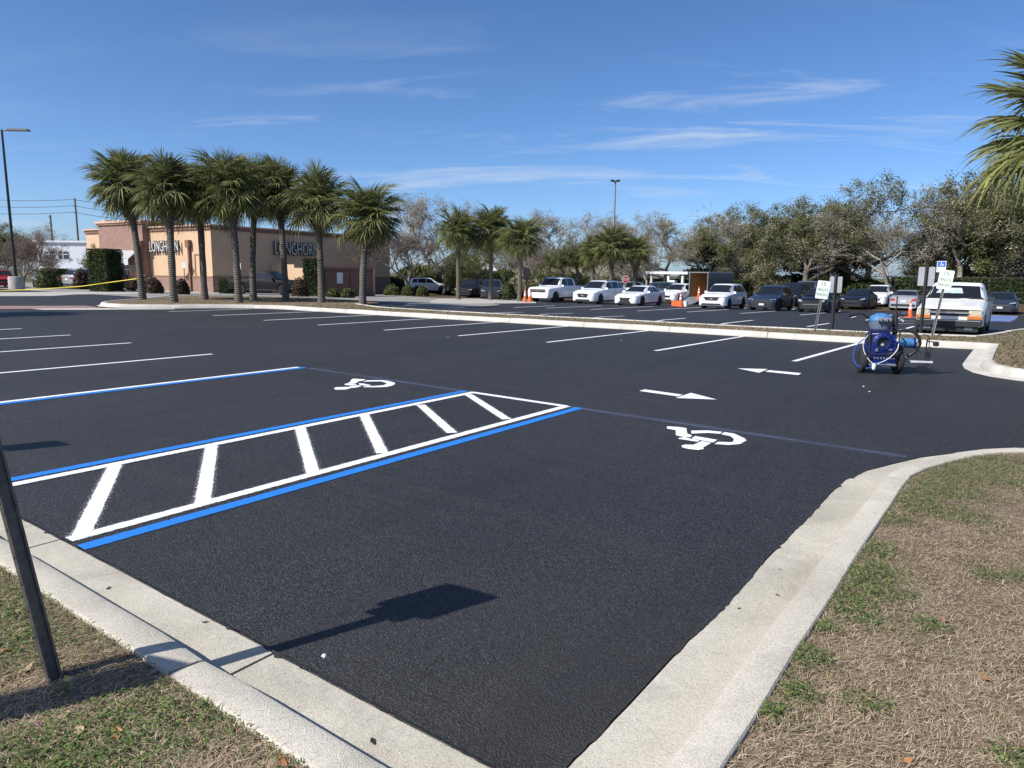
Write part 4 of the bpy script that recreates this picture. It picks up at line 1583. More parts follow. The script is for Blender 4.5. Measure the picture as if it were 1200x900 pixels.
# ================================================================== vehicles
KINDS = {
    # stations: (distance from the nose, width fraction, belt height, top height, top width fraction)
    'suv': dict(L=4.75, W=1.88, r=.36, fa=.95, wb=2.78, zb=.24, st=[
        (0, .76, .70, .78, .66), (.06, .86, .76, .86, .72), (.18, .94, .82, .93, .78), (.45, .985, .90, 1.0, .82), (1.20, 1, .99, 1.10, .86), (2.0, 1, 1.02, 1.62, .735), (2.35, 1, 1.02, 1.68, .745),
        (3.3, 1, 1.04, 1.69, .74), (4.05, .995, 1.06, 1.63, .72), (4.30, .985, 1.06, 1.56, .70), (4.62, .95, 1.05, 1.16, .80), (4.75, .88, .95, 1.02, .78)],
        ws=(1.22, 2.0), rw=(4.30, 4.62), side=[(1.50, 2.08, 2.62, 2.62), (2.68, 2.68, 3.62, 3.58), (3.70, 3.66, 4.26, 4.08)]),
    'sedan': dict(L=4.85, W=1.85, r=.335, fa=.95, wb=2.82, zb=.18, st=[
        (0, .74, .56, .63, .66), (.06, .85, .60, .70, .72), (.2, .94, .67, .77, .78), (.5, .985, .76, .86, .82), (1.30, 1, .86, .96, .86), (2.15, 1, .90, 1.36, .70), (2.55, 1, .905, 1.43, .71),
        (3.15, 1, .91, 1.42, .70), (3.55, 1, .92, 1.36, .69), (4.25, .985, .94, 1.06, .80), (4.65, .96, .93, 1.03, .80), (4.85, .86, .82, .9, .76)],
        ws=(1.32, 2.15), rw=(3.55, 4.25), side=[(1.62, 2.24, 2.70, 2.70), (2.76, 2.76, 3.55, 3.40), (3.60, 3.46, 3.98, 3.62)]),
    'pickup': dict(L=5.85, W=2.0, r=.405, fa=1.0, wb=3.68, zb=.36, st=[
        (0, .86, .98, 1.06, .80), (.05, .92, 1.02, 1.12, .83), (.2, .975, 1.06, 1.17, .86), (.5, .99, 1.09, 1.20, .87), (1.45, 1, 1.16, 1.27, .88), (2.05, 1, 1.18, 1.84, .75), (2.35, 1, 1.18, 1.92, .76),
        (3.35, 1, 1.18, 1.92, .76), (3.80, 1, 1.18, 1.87, .75), (3.92, 1, 1.17, 1.28, .93), (5.75, .985, 1.17, 1.27, .93), (5.85, .96, 1.15, 1.25, .92)],
        ws=(1.47, 2.05), rw=None, side=[(1.70, 2.14, 2.72, 2.72), (2.78, 2.78, 3.62, 3.60)]),
    'old_pickup': dict(L=4.85, W=1.74, r=.335, fa=.85, wb=2.75, zb=.27, st=[
        (0, .93, .72, .80, .88), (.05, .96, .76, .84, .88), (.2, .98, .80, .88, .88), (.5, .99, .84, .92, .88), (1.28, 1, .95, 1.05, .90), (1.80, 1, .97, 1.47, .76), (2.05, 1, .97, 1.56, .77),
        (2.55, 1, .97, 1.56, .77), (2.85, 1, .97, 1.50, .76), (2.95, 1, .95, 1.02, .94), (4.75, .99, .95, 1.02, .94), (4.85, .97, .93, 1.0, .93)],
        ws=(1.30, 1.80), rw=None, side=[(1.48, 1.86, 2.62, 2.60)]),
    'hatch': dict(L=4.3, W=1.76, r=.32, fa=.85, wb=2.6, zb=.2, st=[
        (0, .76, .66, .73, .66), (.06, .86, .72, .80, .72), (.2, .95, .78, .87, .78), (.5, .985, .84, .93, .82), (1.10, 1, .92, 1.02, .86), (1.85, 1, .95, 1.44, .73), (2.2, 1, .95, 1.50, .74),
        (3.0, 1, .97, 1.50, .73), (3.7, .99, .99, 1.44, .71), (4.15, .95, .98, 1.08, .78), (4.3, .86, .9, .96, .76)],
        ws=(1.12, 1.85), rw=(3.7, 4.15), side=[(1.38, 1.92, 2.36, 2.36), (2.42, 2.42, 3.2, 3.15), (3.27, 3.22, 3.7, 3.55)]),
}


def car(label, pos, rz, kind, paint_, group, scale=(1, 1, 1), grille=None, lamp=None, lower=None, rim='rim_silver', lampmat='headlight', cat='car', name='parked_car', rails=False, plate=False, extra=None):
    K = KINDS[kind]
    L, W = K['L'] * scale[0], K['W'] * scale[1]
    sz_ = scale[2]
    st = [(a * scale[0], b, c * sz_, d_ * sz_, e_) for a, b, c, d_, e_ in K['st']]
    r = K['r'] * (sz_ + 1) / 2
    fa, wb, zb0 = K['fa'] * scale[0], K['wb'] * scale[0], K['zb']
    root = empty(name, pos, rz, label, cat, group)
    y0 = -L / 2

    def par(s):
        j = 0
        while j < len(st) - 2 and st[j + 1][0] < s:
            j += 1
        a, b = st[j], st[j + 1]
        t = min(1, max(0, (s - a[0]) / (b[0] - a[0])))
        return [a[i] + (b[i] - a[i]) * t for i in range(5)]
    ar = r * 1.13

    def ring(s):
        _, wf, zs, zt, wt = par(s)
        w = W / 2 * wf
        wt = W / 2 * wt
        zb = zb0 + (.04 if s < .05 or s > L - .05 else 0)
        for ax in (fa, fa + wb):
            d_ = abs(s - ax)
            if d_ < ar:
                zb = max(zb, r + math.sqrt(ar * ar - d_ * d_) * 1.0 - .0)
        g_ = max(zt - zs, .06)
        zb = min(zb, zs - .1)
        return [(0, zb), (w * .90, zb), (w * .995, zb + .05), (w, zb + .6 * (zs - zb)), (w * .985, zs - .03), (w * .955, zs + .15 * min(g_, .2)), (wt, zs + g_ - .32 * min(g_, .26)), (wt * .90, zs + g_ - .06 * min(g_, .3)), (0, zs + g_)]

    def ev(s, t, sgn):
        R_ = ring(s)
        j = min(7, int(t))
        f = t - j
        a, b = R_[j], R_[j + 1]
        return Vector((sgn * (a[0] + (b[0] - a[0]) * f), y0 + s, a[1] + (b[1] - a[1]) * f))
    ss = sorted(set([round(q[0], 3) for q in st] + [round(ax + ar * q, 3) for ax in (fa, fa + wb) for q in (-1.001, -.98, -.85, -.6, -.3, 0, .3, .6, .85, .98, 1.001)]))
    ss = [q for q in ss if 0 <= q <= L]
    mb = MB()
    nr = 17
    for s in ss:
        R_ = ring(s)
        for x_, z_ in R_:
            mb.v.append((x_, y0 + s, z_))
        for x_, z_ in reversed(R_[1:8]):
            mb.v.append((-x_, y0 + s, z_))
    nr = 16
    for i in range(len(ss) - 1):
        for j in range(nr):
            k2 = (j + 1) % nr
            mb.f.append((i * nr + j, i * nr + k2, (i + 1) * nr + k2, (i + 1) * nr + j))
    mb.f.append(tuple(range(nr)))
    mb.f.append(tuple((len(ss) - 1) * nr + j for j in reversed(range(nr))))
    body = mb.build('body', paint_, root, smooth=32)

    def patch(nm, corners, mat, sgn, off=.008, na=5, nb_=4, parent=None):
        """corners: (s,t) at u0v0,u1v0,u1v1,u0v1"""
        m = MB()
        for i in range(na + 1):
            for j in range(nb_ + 1):
                u, v = i / na, j / nb_
                s = (corners[0][0] * (1 - u) + corners[1][0] * u) * (1 - v) + (corners[3][0] * (1 - u) + corners[2][0] * u) * v
                t = (corners[0][1] * (1 - u) + corners[1][1] * u) * (1 - v) + (corners[3][1] * (1 - u) + corners[2][1] * u) * v
                p = ev(s, t, sgn)
                n_ = (ev(s + .02, t, sgn) - p).cross(ev(s, min(7.99, t + .05), sgn) - p)
                if n_.length > 1e-9:
                    n_.normalize()
                if n_.x * sgn < 0:
                    n_ = -n_
                m.v.append(tuple(p + n_ * off))
        for i in range(na):
            for j in range(nb_):
                a = i * (nb_ + 1) + j
                m.f.append((a, a + 1, a + nb_ + 2, a + nb_ + 1))
        return m.build(nm, mat, parent or root, smooth=60)
    sc0 = scale[0]
    for q in K['side']:
        a, b, c, d_ = [x_ * sc0 for x_ in (q[0], q[1], q[2], q[3])]
        for sgn in (-1, 1):
            patch('side_window', [(a, 5.12), (c, 5.12), (d_, 5.95), (b, 5.95)], 'glass_dark', sgn)

    def glass(nm, s0, s1, up_):
        m = MB()
        n1_, n2_ = 8, 4
        for i in range(n1_ + 1):
            u = i / n1_ * 2 - 1
            for j in range(n2_ + 1):
                s = s0 + (s1 - s0) * (j / n2_ * .93 + .035)
                t = 8 - abs(u) * 1.92
                p = ev(s, min(t, 7.999), 1 if u >= 0 else -1)
                m.v.append(tuple(p + Vector((0, -.008 * up_, .008))))
        for i in range(n1_):
            for j in range(n2_):
                a = i * (n2_ + 1) + j
                m.f.append((a, a + 1, a + n2_ + 2, a + n2_ + 1))
        return m.build(nm, 'glass_dark', root, smooth=60)
    glass('windscreen', K['ws'][0] * sc0, K['ws'][1] * sc0, 1)
    if K['rw']:
        glass('rear_window', K['rw'][0] * sc0, K['rw'][1] * sc0, -1)
    elif 'pickup' in kind:
        s_ = (3.92 if kind == 'pickup' else 2.95) * sc0
        MB().box((0, y0 + s_ - .03, 1.5 * sz_ if kind == 'pickup' else 1.25), (W * .6, .06, .34)).build('rear_window', 'glass_dark', root)

    def yf(x_):
        x_ = abs(x_)
        for a, b in zip(st[:-1], st[1:]):
            w0, w1 = W / 2 * a[1], W / 2 * b[1]
            if x_ <= w0:
                return a[0]
            if x_ <= w1 and a[0] < .6:
                return a[0] + (b[0] - a[0]) * (x_ - w0) / max(1e-6, w1 - w0)
        return .45

    def front(nm, poly, mat, off=.015, dpth=.05, parent=None):
        """polygon (x, z) on the nose"""
        return MB().prism(poly, lambda a, b: (a, y0 + yf(a) - off, b), lambda a, b: (a, y0 + yf(a) + dpth, b)).build(nm, mat, parent or root)

    def rear(nm, poly, mat, off=.012):
        ye = y0 + L
        return MB().prism(poly, lambda a, b: (a, ye + off, b), lambda a, b: (a, ye - .06, b)).build(nm, mat, root)
    hw = W / 2
    grille = grille or [(-.42, .50), (.42, .50), (.50, .68), (-.50, .68)]
    front('grille', [(x_ * hw / .94, z_ * sz_) for x_, z_ in grille], 'black_plastic')
    lamp = lamp or [(.50, .68), (.80, .74), (.84, .82), (.52, .76)]
    for sgn in (-1, 1):
        front('headlight', [(sgn * x_ * hw / .94, z_ * sz_) for x_, z_ in lamp], lampmat, .02)
    lower = lower or [(-.60, .27), (.60, .27), (.55, .38), (-.55, .38)]
    front('lower_intake', [(x_ * hw / .94, z_ * sz_) for x_, z_ in lower], 'black_plastic', .012)
    if plate:
        front('licence_plate', [(-.15, .40 * sz_), (.15, .40 * sz_), (.15, .52 * sz_), (-.15, .52 * sz_)], 'plate_white', .03)
    zr = par(L - .1)[2]
    for sgn in (-1, 1):
        rear('tail_light', [(sgn * hw * .55, zr - .16), (sgn * hw * .84, zr - .18), (sgn * hw * .84, zr - .02), (sgn * hw * .55, zr - .05)], 'tail_red')
    rear('licence_plate', [(-.16, zr - .28), (.16, zr - .28), (.16, zr - .14), (-.16, zr - .14)], 'plate_white')
    rear('rear_bumper', [(-hw * .8, .33 * sz_), (hw * .8, .33 * sz_), (hw * .8, .48 * sz_), (-hw * .8, .48 * sz_)], 'black_plastic', .02)
    # sill trims
    for sgn in (-1, 1):
        m = MB()
        m.box((sgn * (hw * .985), y0 + fa + wb / 2, zb0 + .03), (.06, wb - 2 * ar - .04, .10))
        m.build('sill', 'black_plastic', root)
        s_m = (K['side'][0][0] + .16) * sc0
        pm = ev(s_m, 5.1, sgn)
        MB().box((pm.x + sgn * .10, pm.y - .02, pm.z + .05), (.20, .09, .14), taper=.85).build('mirror', 'black_plastic' if kind == 'old_pickup' else paint_, root)
        for s_d in ([2.65 * sc0] if kind != 'old_pickup' else [2.5]):
            ph = ev(s_d + .32, 4.0, sgn)
            MB().box((ph.x + sgn * .012, ph.y, ph.z - .06), (.03, .16, .03)).build('door_handle', paint_, root)
    # dark inside so that the arches and the underside read as such
    MB().box((0, 0, zb0 + .22), (W * .72, L * .9, .36)).build('underbody', 'black_plastic', root)
    for ax in (fa, fa + wb):
        for sgn in (-1, 1):
            wl = empty('wheel', (sgn * (hw - .12), y0 + ax, r))
            wl.parent = root
            MB().lathe([(r * .62, -.11), (r * .92, -.115), (r, -.08), (r, .08), (r * .92, .115), (r * .62, .11)], 22, axis='X').build('tyre', 'tyre', wl, smooth=40)
            m = MB()
            m.lathe([(r * .63, -.05), (r * .60, .085), (r * .56, .09), (r * .50, .05), (.01, .05)] if sgn > 0 else [(.01, -.05), (r * .50, -.05), (r * .56, -.09), (r * .60, -.085), (r * .63, .05)], 22, axis='X')
            for q in range(5):
                a = q * 1.2566
                m.box((sgn * .07, math.cos(a) * r * .3, math.sin(a) * r * .3), (.03, r * .55, r * .16), rot=Matrix.Rotation(a, 3, 'X'))
            m.build('rim', rim, wl)
    if rails:
        for sgn in (-1, 1):
            pts = [ev(s * sc0, 6.9, sgn) + Vector((0, 0, .035)) for s in (2.2, 2.7, 3.3, 3.9)]
            MB().tube(pts, .02, 6).build('roof_rail', 'black_plastic' if paint_ != 'car_silver' else 'chrome', root)
    if extra:
        extra(root, front, rear, ev, y0, L, hw)
    return root


def chrome_bar(polys, mat='chrome', nm='grille_bar'):
    def f(root, front, rear, ev, y0, L, hw):
        for q in polys:
            front(nm, q, mat, .028)
    return f


gr_row = 'cars parked in the row facing the grass island'
CARS = [
    ('white full-size pickup truck parked beside two traffic cones', dp(655, 55), 0, 'pickup', 'car_white', dict(cat='pickup', name='pickup_truck', grille=[(-.62, .80), (.62, .80), (.62, 1.03), (-.62, 1.03)], lamp=[(.66, .84), (.90, .84), (.92, 1.02), (.66, 1.02)], lower=[(-.85, .40), (.85, .40), (.85, .58), (-.85, .58)], rim='rim_dark',
     extra=chrome_bar([[(-.62, .905), (.62, .905), (.62, .925), (-.62, .925)], [(-.12, .88), (.12, .88), (.12, .95), (-.12, .95)]], 'rim_silver'))),
    ('white three-row crossover parked beside the white full-size pickup', dp(703, 52.5), 0, 'suv', 'car_white', dict(scale=(1.05, 1.03, 1.03), grille=[(-.34, .50), (.34, .50), (.44, .72), (.36, .78), (-.36, .78), (-.44, .72)], lamp=[(.50, .66), (.86, .76), (.86, .82), (.52, .74)], rails=True,
     extra=chrome_bar([[(-.08, .61), (.08, .61), (.08, .68), (-.08, .68)]]))),
    ('white low sedan with a black hourglass grille', dp(751, 51), 0, 'sedan', 'car_white', dict(scale=(1.02, 1.01, 1.0), grille=[(-.52, .22), (.52, .22), (.34, .42), (.44, .60), (-.44, .60), (-.34, .42)], lamp=[(.50, .55), (.86, .66), (.86, .72), (.54, .62)], lower=[(-.3, .2), (.3, .2), (.3, .21), (-.3, .21)])),
    ('white compact crossover with black sills parked beside the cargo trailer', dp(849, 47), 0, 'suv', 'car_white', dict(scale=(.965, .98, .98), grille=[(-.40, .60), (.40, .60), (.52, .80), (.5, .84), (-.5, .84), (-.52, .80)], lamp=[(.54, .76), (.88, .82), (.88, .88), (.54, .84)], rim='rim_dark', lower=[(-.7, .30), (.7, .30), (.6, .42), (-.6, .42)],
     extra=chrome_bar([[(-.07, .66), (.07, .66), (.07, .73), (-.07, .73)]]))),
    ('dark blue crossover parked beside the white compact crossover', dp(906, 46), 0, 'suv', 'car_dark_blue', dict(scale=(.94, .97, .96), grille=[(-.62, .42), (.62, .42), (.6, .66), (-.6, .66)], lamp=[(.52, .74), (.86, .78), (.86, .84), (.54, .80)], plate=True)),
    ('black hatchback with round headlights behind the sign posts', dp(962, 44.5), 0, 'hatch', 'car_black', dict(grille=[(-.5, .40), (.5, .40), (.5, .62), (-.5, .62)], lamp=[(.56, .68), (.80, .70), (.82, .82), (.58, .80)],
     extra=chrome_bar([[(-.5, .52), (.5, .52), (.5, .54), (-.5, .54)]]))),
    ('white small crossover parked left of the cargo trailer behind a cone', dp(797, 58), rad(-8), 'suv', 'car_white', dict(scale=(.93, .97, .95), rim='rim_dark')),
    ('black crossover parked behind the dark blue crossover', dp(930, 55), 0, 'suv', 'car_black', dict(scale=(1, 1, 1.06))),
    ('grey blue van-like pickup parked behind the black hatchback', dp(948, 60), 0, 'pickup', 'car_grey_blue', dict(cat='pickup', name='pickup_truck')),
    ('black sedan parked behind the paired sign posts', dp(1008, 51), 0, 'sedan', 'car_black', dict()),
    ('white crossover parked between the black sedan and the silver sedan', dp(1031, 56), 0, 'suv', 'car_white', dict(rails=False)),
    ('silver sedan showing its tail lights and plate behind the traffic cone', dp(1066, 50), math.pi, 'sedan', 'car_silver', dict()),
    ('dark grey sedan parked alone right of the old white pickup', dp(1176, 46.5), 0, 'sedan', 'car_dark_grey', dict(plate=True, extra=chrome_bar([[(-.5, .60), (.5, .60), (.5, .615), (-.5, .615)]]))),
    ('teal crossover half hidden behind the white low sedan', dp(769, 62), rad(-70), 'suv', 'car_teal', dict()),
    ('white crossover parked behind the stop sign', dp(727, 63), rad(-60), 'suv', 'car_white', dict()),
    ('old white pickup truck with black bumper and amber side lamps facing the grass island', Vector((-1.93, 26.55, gz(0, 26.5))), 0, 'old_pickup', 'car_white_old', dict(cat='pickup', name='pickup_truck', grille=[(-.52, .60), (.52, .60), (.52, .79), (-.52, .79)], lamp=[(.56, .65), (.86, .65), (.86, .78), (.56, .79)], lampmat='headlight_yellowed',
     lower=[(-.88, .34), (.88, .34), (.88, .50), (-.88, .50)])),
    ('red sedan parked left of the concrete lamp base', dp(2, 58), rad(75), 'sedan', 'car_red', dict()),
    ('red coupe parked behind the bare crape myrtle', dp(58, 60), rad(80), 'sedan', 'car_red', dict(scale=(.92, 1, .95))),
    ('silver crossover parked nose-away beside the clipped hedge block', dp(113, 58), math.pi + rad(8), 'suv', 'car_silver', dict()),
    ('dark crossover parked behind the clipped hedge block', dp(153, 55), math.pi + rad(40), 'suv', 'car_black', dict()),
    ('black pickup truck parked behind the palm trunks', dp(312, 54), rad(118), 'pickup', 'car_black_shaded', dict(cat='pickup', name='pickup_truck', scale=(.92, .95, .93))),
    ('white crossover parked beyond the planting bed', dp(500, 78), rad(150), 'suv', 'car_white', dict()),
    ('white van-like crossover farther beyond the planting bed', dp(484, 88), rad(150), 'suv', 'car_white', dict(scale=(1.05, 1, 1.1))),
    ('green car parked at the end of the restaurant', dp(464, 84), rad(150), 'sedan', 'car_teal', dict()),
    ('black crossover parked behind the yellow-fronded palm', dp(553, 66), rad(20), 'suv', 'car_black', dict()),
    ('dark grey crossover parked behind the dark palm', dp(577, 62), rad(35), 'suv', 'car_dark_grey', dict()),
]
for lab, p, rz_, kd, pt, kw in CARS:
    root = car(lab, p, rz_, kd, pt, 'parked vehicles', **kw)
    if kd == 'old_pickup':
        y0 = -KINDS['old_pickup']['L'] / 2

        def bx(nm, c, d_, mat):
            MB().box((c[0], y0 + c[1], c[2]), d_).build(nm, mat, root)
        bx('front_bumper', (0, -.06, .40), (1.68, .14, .17), 'black_plastic')
        bx('bumper_strip', (0, -.135, .475), (1.60, .02, .03), 'rim_silver')
        bx('grille_bar', (0, -.035, .695), (1.0, .03, .045), 'rim_silver')
        bx('badge', (0, -.055, .695), (.14, .03, .05), 'chrome')
        for sg in (-1, 1):
            bx('amber_lamp', (sg * .64, -.03, .57), (.36, .07, .095), 'amber')
            bx('fog_lamp', (sg * .52, -.045, .27), (.2, .05, .1), 'robot_grey')
            bx('tow_hook', (sg * .30, -.05, .25), (.05, .06, .05), 'black_plastic')
        bx('valance', (0, -.02, .24), (1.5, .08, .16), 'black_plastic')
        bx('grille_surround', (0, -.03, .805), (1.62, .03, .03), 'car_white_old')
        # folded sunshade and visors seen through the windscreen
        ws = MB().add([(-.52, y0 + 1.50, 1.20), (.20, y0 + 1.50, 1.20), (.14, y0 + 1.66, 1.36), (-.42, y0 + 1.66, 1.36)], [(0, 1, 2, 3)])
        ws.v = [(v[0], v[1] - .035, v[2] + .03) for v in ws.v]
        ws.build('sunshade', 'sunshade', root)
        for sg in (-1, 1):
            MB().tube([(sg * .1 + .25, y0 + 1.28, 1.09), (sg * .1 + .65 * (1 if sg > 0 else -1), y0 + 1.30, 1.075)], .012, 5).build('wiper', 'black_plastic', root)


# ================================================================== buildings
P0 = dp(250, 57)
P0.z = gz(P0.x, P0.y)
BRZ = rad(4.2)
BX = Vector((math.cos(BRZ), math.sin(BRZ), 0))
BY = Vector((-math.sin(BRZ), math.cos(BRZ), 0))


def along(o, d, px, lo=0.0, hi=80.0):
    a0 = topx(o + d * lo)[0] < px
    for _ in range(50):
        m = (lo + hi) / 2
        if (topx(o + d * m)[0] < px) == a0:
            lo = m
        else:
            hi = m
    return lo


bld = empty('restaurant', P0, BRZ, 'tan stucco steakhouse restaurant with brick tower entrance behind the palms', 'building')


def xl(px):
    return -along(P0 + Vector((0, 0, 1.6)), -BX, px)


def yl(px):
    return along(P0 + Vector((0, 0, 1.6)), BY, px)


HB = 5.35
xe = xl(104)
ye_ = yl(457)


def bb_(nm, x0, x1, y0, y1, z0, z1, mat, parent=None):
    return MB().box(((x0 + x1) / 2, (y0 + y1) / 2, (z0 + z1) / 2), (abs(x1 - x0), abs(y1 - y0), z1 - z0)).build(nm, mat, parent or bld)


bb_('wall', xe, 0, 0, ye_, -.3, HB - .35, 'stucco')
bb_('wainscot', xl(177), .06, -.06, ye_ + .02, -.35, 1.22, 'brick')
bb_('wainscot_cap', xl(177), .09, -.09, ye_ + .03, 1.22, 1.30, 'cornice')
bb_('cornice', xe - .1, .10, -.10, ye_ + .1, HB - .34, HB - .06, 'stucco_dark')
bb_('cornice_cap', xe - .2, .20, -.20, ye_ + .2, HB - .055, HB + .06, 'cornice_light')
tx0, tx1 = xl(126), xl(177)
tw = bb_('tower', tx0, tx1, -.55, 3.0, -.3, HB + .28, 'brick')
bb_('tower_cornice', tx0 - .12, tx1 + .12, -.67, 3.1, HB + .285, HB + .45, 'cornice', tw)
bb_('tower_cap', tx0 - .2, tx1 + .2, -.75, 3.2, HB + .455, HB + .62, 'cornice_light', tw)
bb_('chimney', xl(109), xl(114), 1.2, 2.2, HB, HB + .75, 'stucco', None)
bb_('chimney_cap', xl(108.5), xl(114.5), 1.1, 2.3, HB + .755, HB + .95, 'cornice_light', None)
for px in (133, 168):
    o = bb_('square_window', xl(px - 2.5), xl(px + 2.5), -.60, -.5, 3.15, 3.55, 'window_glass', None)
bb_('square_window', xl(119), xl(124.5), -.05, .05, 3.3, 3.8, 'window_glass')
dx0, dx1 = xl(158), xl(170)
d_ = bb_('door', dx0, dx1, -.62, -.52, -.2, 2.15, 'window_glass')
bb_('door_frame', dx0 - .1, dx0, -.66, -.5, -.2, 2.25, 'stucco_dark', d_)
ax0, ax1 = xl(148), xl(169.5)
aw = MB()
n = 9
for i in range(n):
    a, b = ax0 + (ax1 - ax0) * i / n, ax0 + (ax1 - ax0) * (i + 1) / n
    for q, zq in ((a, .03), ):
        aw.box(((a + b) / 2, -1.2, 2.85), ((b - a) * .72, 1.75, .04), rot=Matrix.Rotation(rad(40), 3, 'X'))
aw.build('awning_rib', 'metal_awning', bld)
MB().box(((ax0 + ax1) / 2, -1.19, 2.82), (abs(ax1 - ax0), 1.72, .04), rot=Matrix.Rotation(rad(40), 3, 'X')).build('awning', 'white_trim', bld)
for px in (176.5, 224.5):
    xx = xl(px)
    o = bb_('downspout', xx - .09, xx + .09, -.22 if px > 200 else -.8, -.02 if px > 200 else -.57, 0, 3.6, 'stucco_dark')
    bb_('rain_head', xx - .24, xx + .24, -.32 if px > 200 else -.9, -.02 if px > 200 else -.57, 3.6, 4.2, 'stucco_dark', o)
bb_('wall_panel', xl(229), xl(230), -.05, -.02, 1.3, 3.0, 'cornice')
bb_('wall_panel', xl(229), xl(236), -.05, -.02, 3.0, 3.08, 'cornice')
xc = (xl(181) + xl(214)) / 2
wl_ = abs(xl(214) - xl(181))


def sign_letters(txt, loc, rot, width, hgt):
    o = text_mesh(txt, 1.0, .04, 'letter_white', bld, 'sign_letters', loc, rot, .018)
    o.scale = (width / o.dimensions.x if o.dimensions.x else 1, hgt / .72, 1)
    return o


def text_fit(txt, mat, loc, rot, width, hgt, parent, nm, ext=.02, bold=.0):
    o = text_mesh(txt, 1.0, ext, mat, parent, nm, loc, rot, bold)
    xs_ = [v.co.x for v in o.data.vertices]
    ys_ = [v.co.y for v in o.data.vertices]
    fx, fy = width / (max(xs_) - min(xs_)), hgt / (max(ys_) - min(ys_))
    mxx, myy = (max(xs_) + min(xs_)) / 2, (max(ys_) + min(ys_)) / 2
    for v in o.data.vertices:
        v.co.x = (v.co.x - mxx) * fx
        v.co.y = (v.co.y - myy) * fy
    o.scale = (1, 1, 1)
    return o


text_fit('LONGHORN', 'letter_dark', (xc, -.22, 3.72), (rad(90), 0, 0), wl_ + .12, .98, bld, 'letter_shell', .05, .03)
text_fit('LONGHORN', 'letter_white', (xc, -.29, 3.72), (rad(90), 0, 0), wl_, .86, bld, 'sign_letters', .02, .0)
ya, yb = yl(321), yl(371)
text_fit('LONGHORN', 'letter_dark', (.22, (ya + yb) / 2, 3.75), (rad(90), 0, rad(90)), yb - ya + .15, 1.18, bld, 'letter_shell', .05, .03)
text_fit('LONGHORN', 'letter_white', (.29, (ya + yb) / 2, 3.75), (rad(90), 0, rad(90)), yb - ya, 1.05, bld, 'sign_letters', .02, .0)
# bin enclosure against the shaded wall
y1_, y2_ = yl(306), yl(330)
bb_('utility_screen', .08, 3.0, y1_ + 1, y1_ + 1.3, -.5, 2.35, 'stucco')
e = empty('bin_enclosure', dp(408, 57), BRZ, 'brown bin enclosure with a dark gate and pale notice', 'enclosure')
for nm, c, d2, mt in (('wall', (0, 0, 1.0), (.25, 5.6, 2.4), 'stucco_dark'), ('wall', (-1.5, -2.9, 1.0), (3.2, .25, 2.4), 'stucco'), ('wall', (-1.2, 2.9, 1.0), (2.6, .25, 2.4), 'stucco'), ('wall_cap', (-.0, 0, 2.28), (.4, 5.9, .16), 'cornice')):
    MB().box(c, d2).build(nm, mt, e)
for yy in (-1.35, 1.35):
    g0 = MB().box((.19, yy, .95), (.08, 2.6, 2.1)).build('gate', 'stucco_dark', e)
    for q in range(9):
        MB().box((.24, yy - 1.2 + .3 * q, .95), (.03, .06, 2.0)).build('gate_rib', 'cornice', g0)
MB().box((.30, -1.2, 1.45), (.03, .62, .85)).build('notice', 'sign_white', e)


# white office building, beige shops, pergola
def simple_building(name, label, px0, px1, dpt, ytop, mat, roofmat, wins, dep=14, band=None, rz=None):
    a, b = dp(px0, dpt), dp(px1, dpt)
    c = (a + b) / 2
    w = (b - a).length
    H = hz((px0 + px1) / 2, ytop, dpt) - c.z
    ang = math.atan2(b.y - a.y, b.x - a.x)
    e_ = empty(name, c, ang, label, 'building')
    MB().box((0, dep / 2, H / 2 - .2), (w, dep, H + .4)).build('wall', mat, e_)
    MB().box((0, dep / 2, H + .12), (w + .5, dep + .5, .24)).build('roof', roofmat, e_)
    if band:
        MB().box((0, -.04, H * band), (w * 1.0, .10, H * .30)).build('band', roofmat, e_)
    k2 = w / (px1 - px0)
    for x0, x1, y0_, y1_w, nx in wins:
        xa, xb = (x0 - px0) * k2 - w / 2, (x1 - px0) * k2 - w / 2
        za, zb_ = hz(x0, y1_w, dpt) - c.z, hz(x0, y0_, dpt) - c.z
        wn_ = MB().box(((xa + xb) / 2, -.02, (za + zb_) / 2), (xb - xa, .12, zb_ - za)).build('window', 'window_glass', e_)
        for q in range(1, nx):
            MB().box((xa + (xb - xa) * q / nx, -.09, (za + zb_) / 2), (.1, .06, zb_ - za)).build('mullion', 'white_trim', wn_)
        MB().box(((xa + xb) / 2, -.09, (za + zb_) / 2 + .1), (xb - xa, .06, .1)).build('transom', 'white_trim', wn_)
    return e_


simple_building('office_building', 'white two-window office building behind the utility poles', 47, 108, 92, 284.5, 'white_wall', 'white_wall', [(56, 67, 295, 303, 2), (72, 83, 295, 303, 2)], 16)
simple_building('shop_building', 'beige shop building behind the oaks and the white pickup', 596, 772, 100, 310, 'beige_wall', 'cream_wall', [(735, 760, 318, 332, 4)], 18, .78)
simple_building('shop_building', 'taller cream shop tower behind the stop sign', 682, 736, 98.5, 292, 'cream_wall', 'beige_wall', [(718, 736, 300, 311, 3)], 16)
simple_building('shop_building', 'pale shop with a dark porch behind the dark parked cars', 505, 586, 96, 322, 'cream_wall', 'cornice', [(520, 533, 325, 340, 2), (545, 560, 325, 340, 2)], 12)
a, b = dp(510, 95), dp(585, 95)
c = (a + b) / 2
e = empty('white_roof', c, math.atan2(b.y - a.y, b.x - a.x), 'white hipped metal roof glimpsed between the mid palms', 'roof')
w = (b - a).length / 2
z0, z1 = hz(545, 320, 95) - c.z, hz(545, 299, 95) - c.z
MB().add([(-w, -1, z0), (w, -1, z0), (w, 12, z0), (-w, 12, z0), (-w * .55, 5, z1), (w * .55, 5, z1)], [(0, 1, 5, 4), (1, 2, 5), (2, 3, 4, 5), (3, 0, 4), (3, 2, 1, 0)]).build('roof_slope', 'white_roof', e)
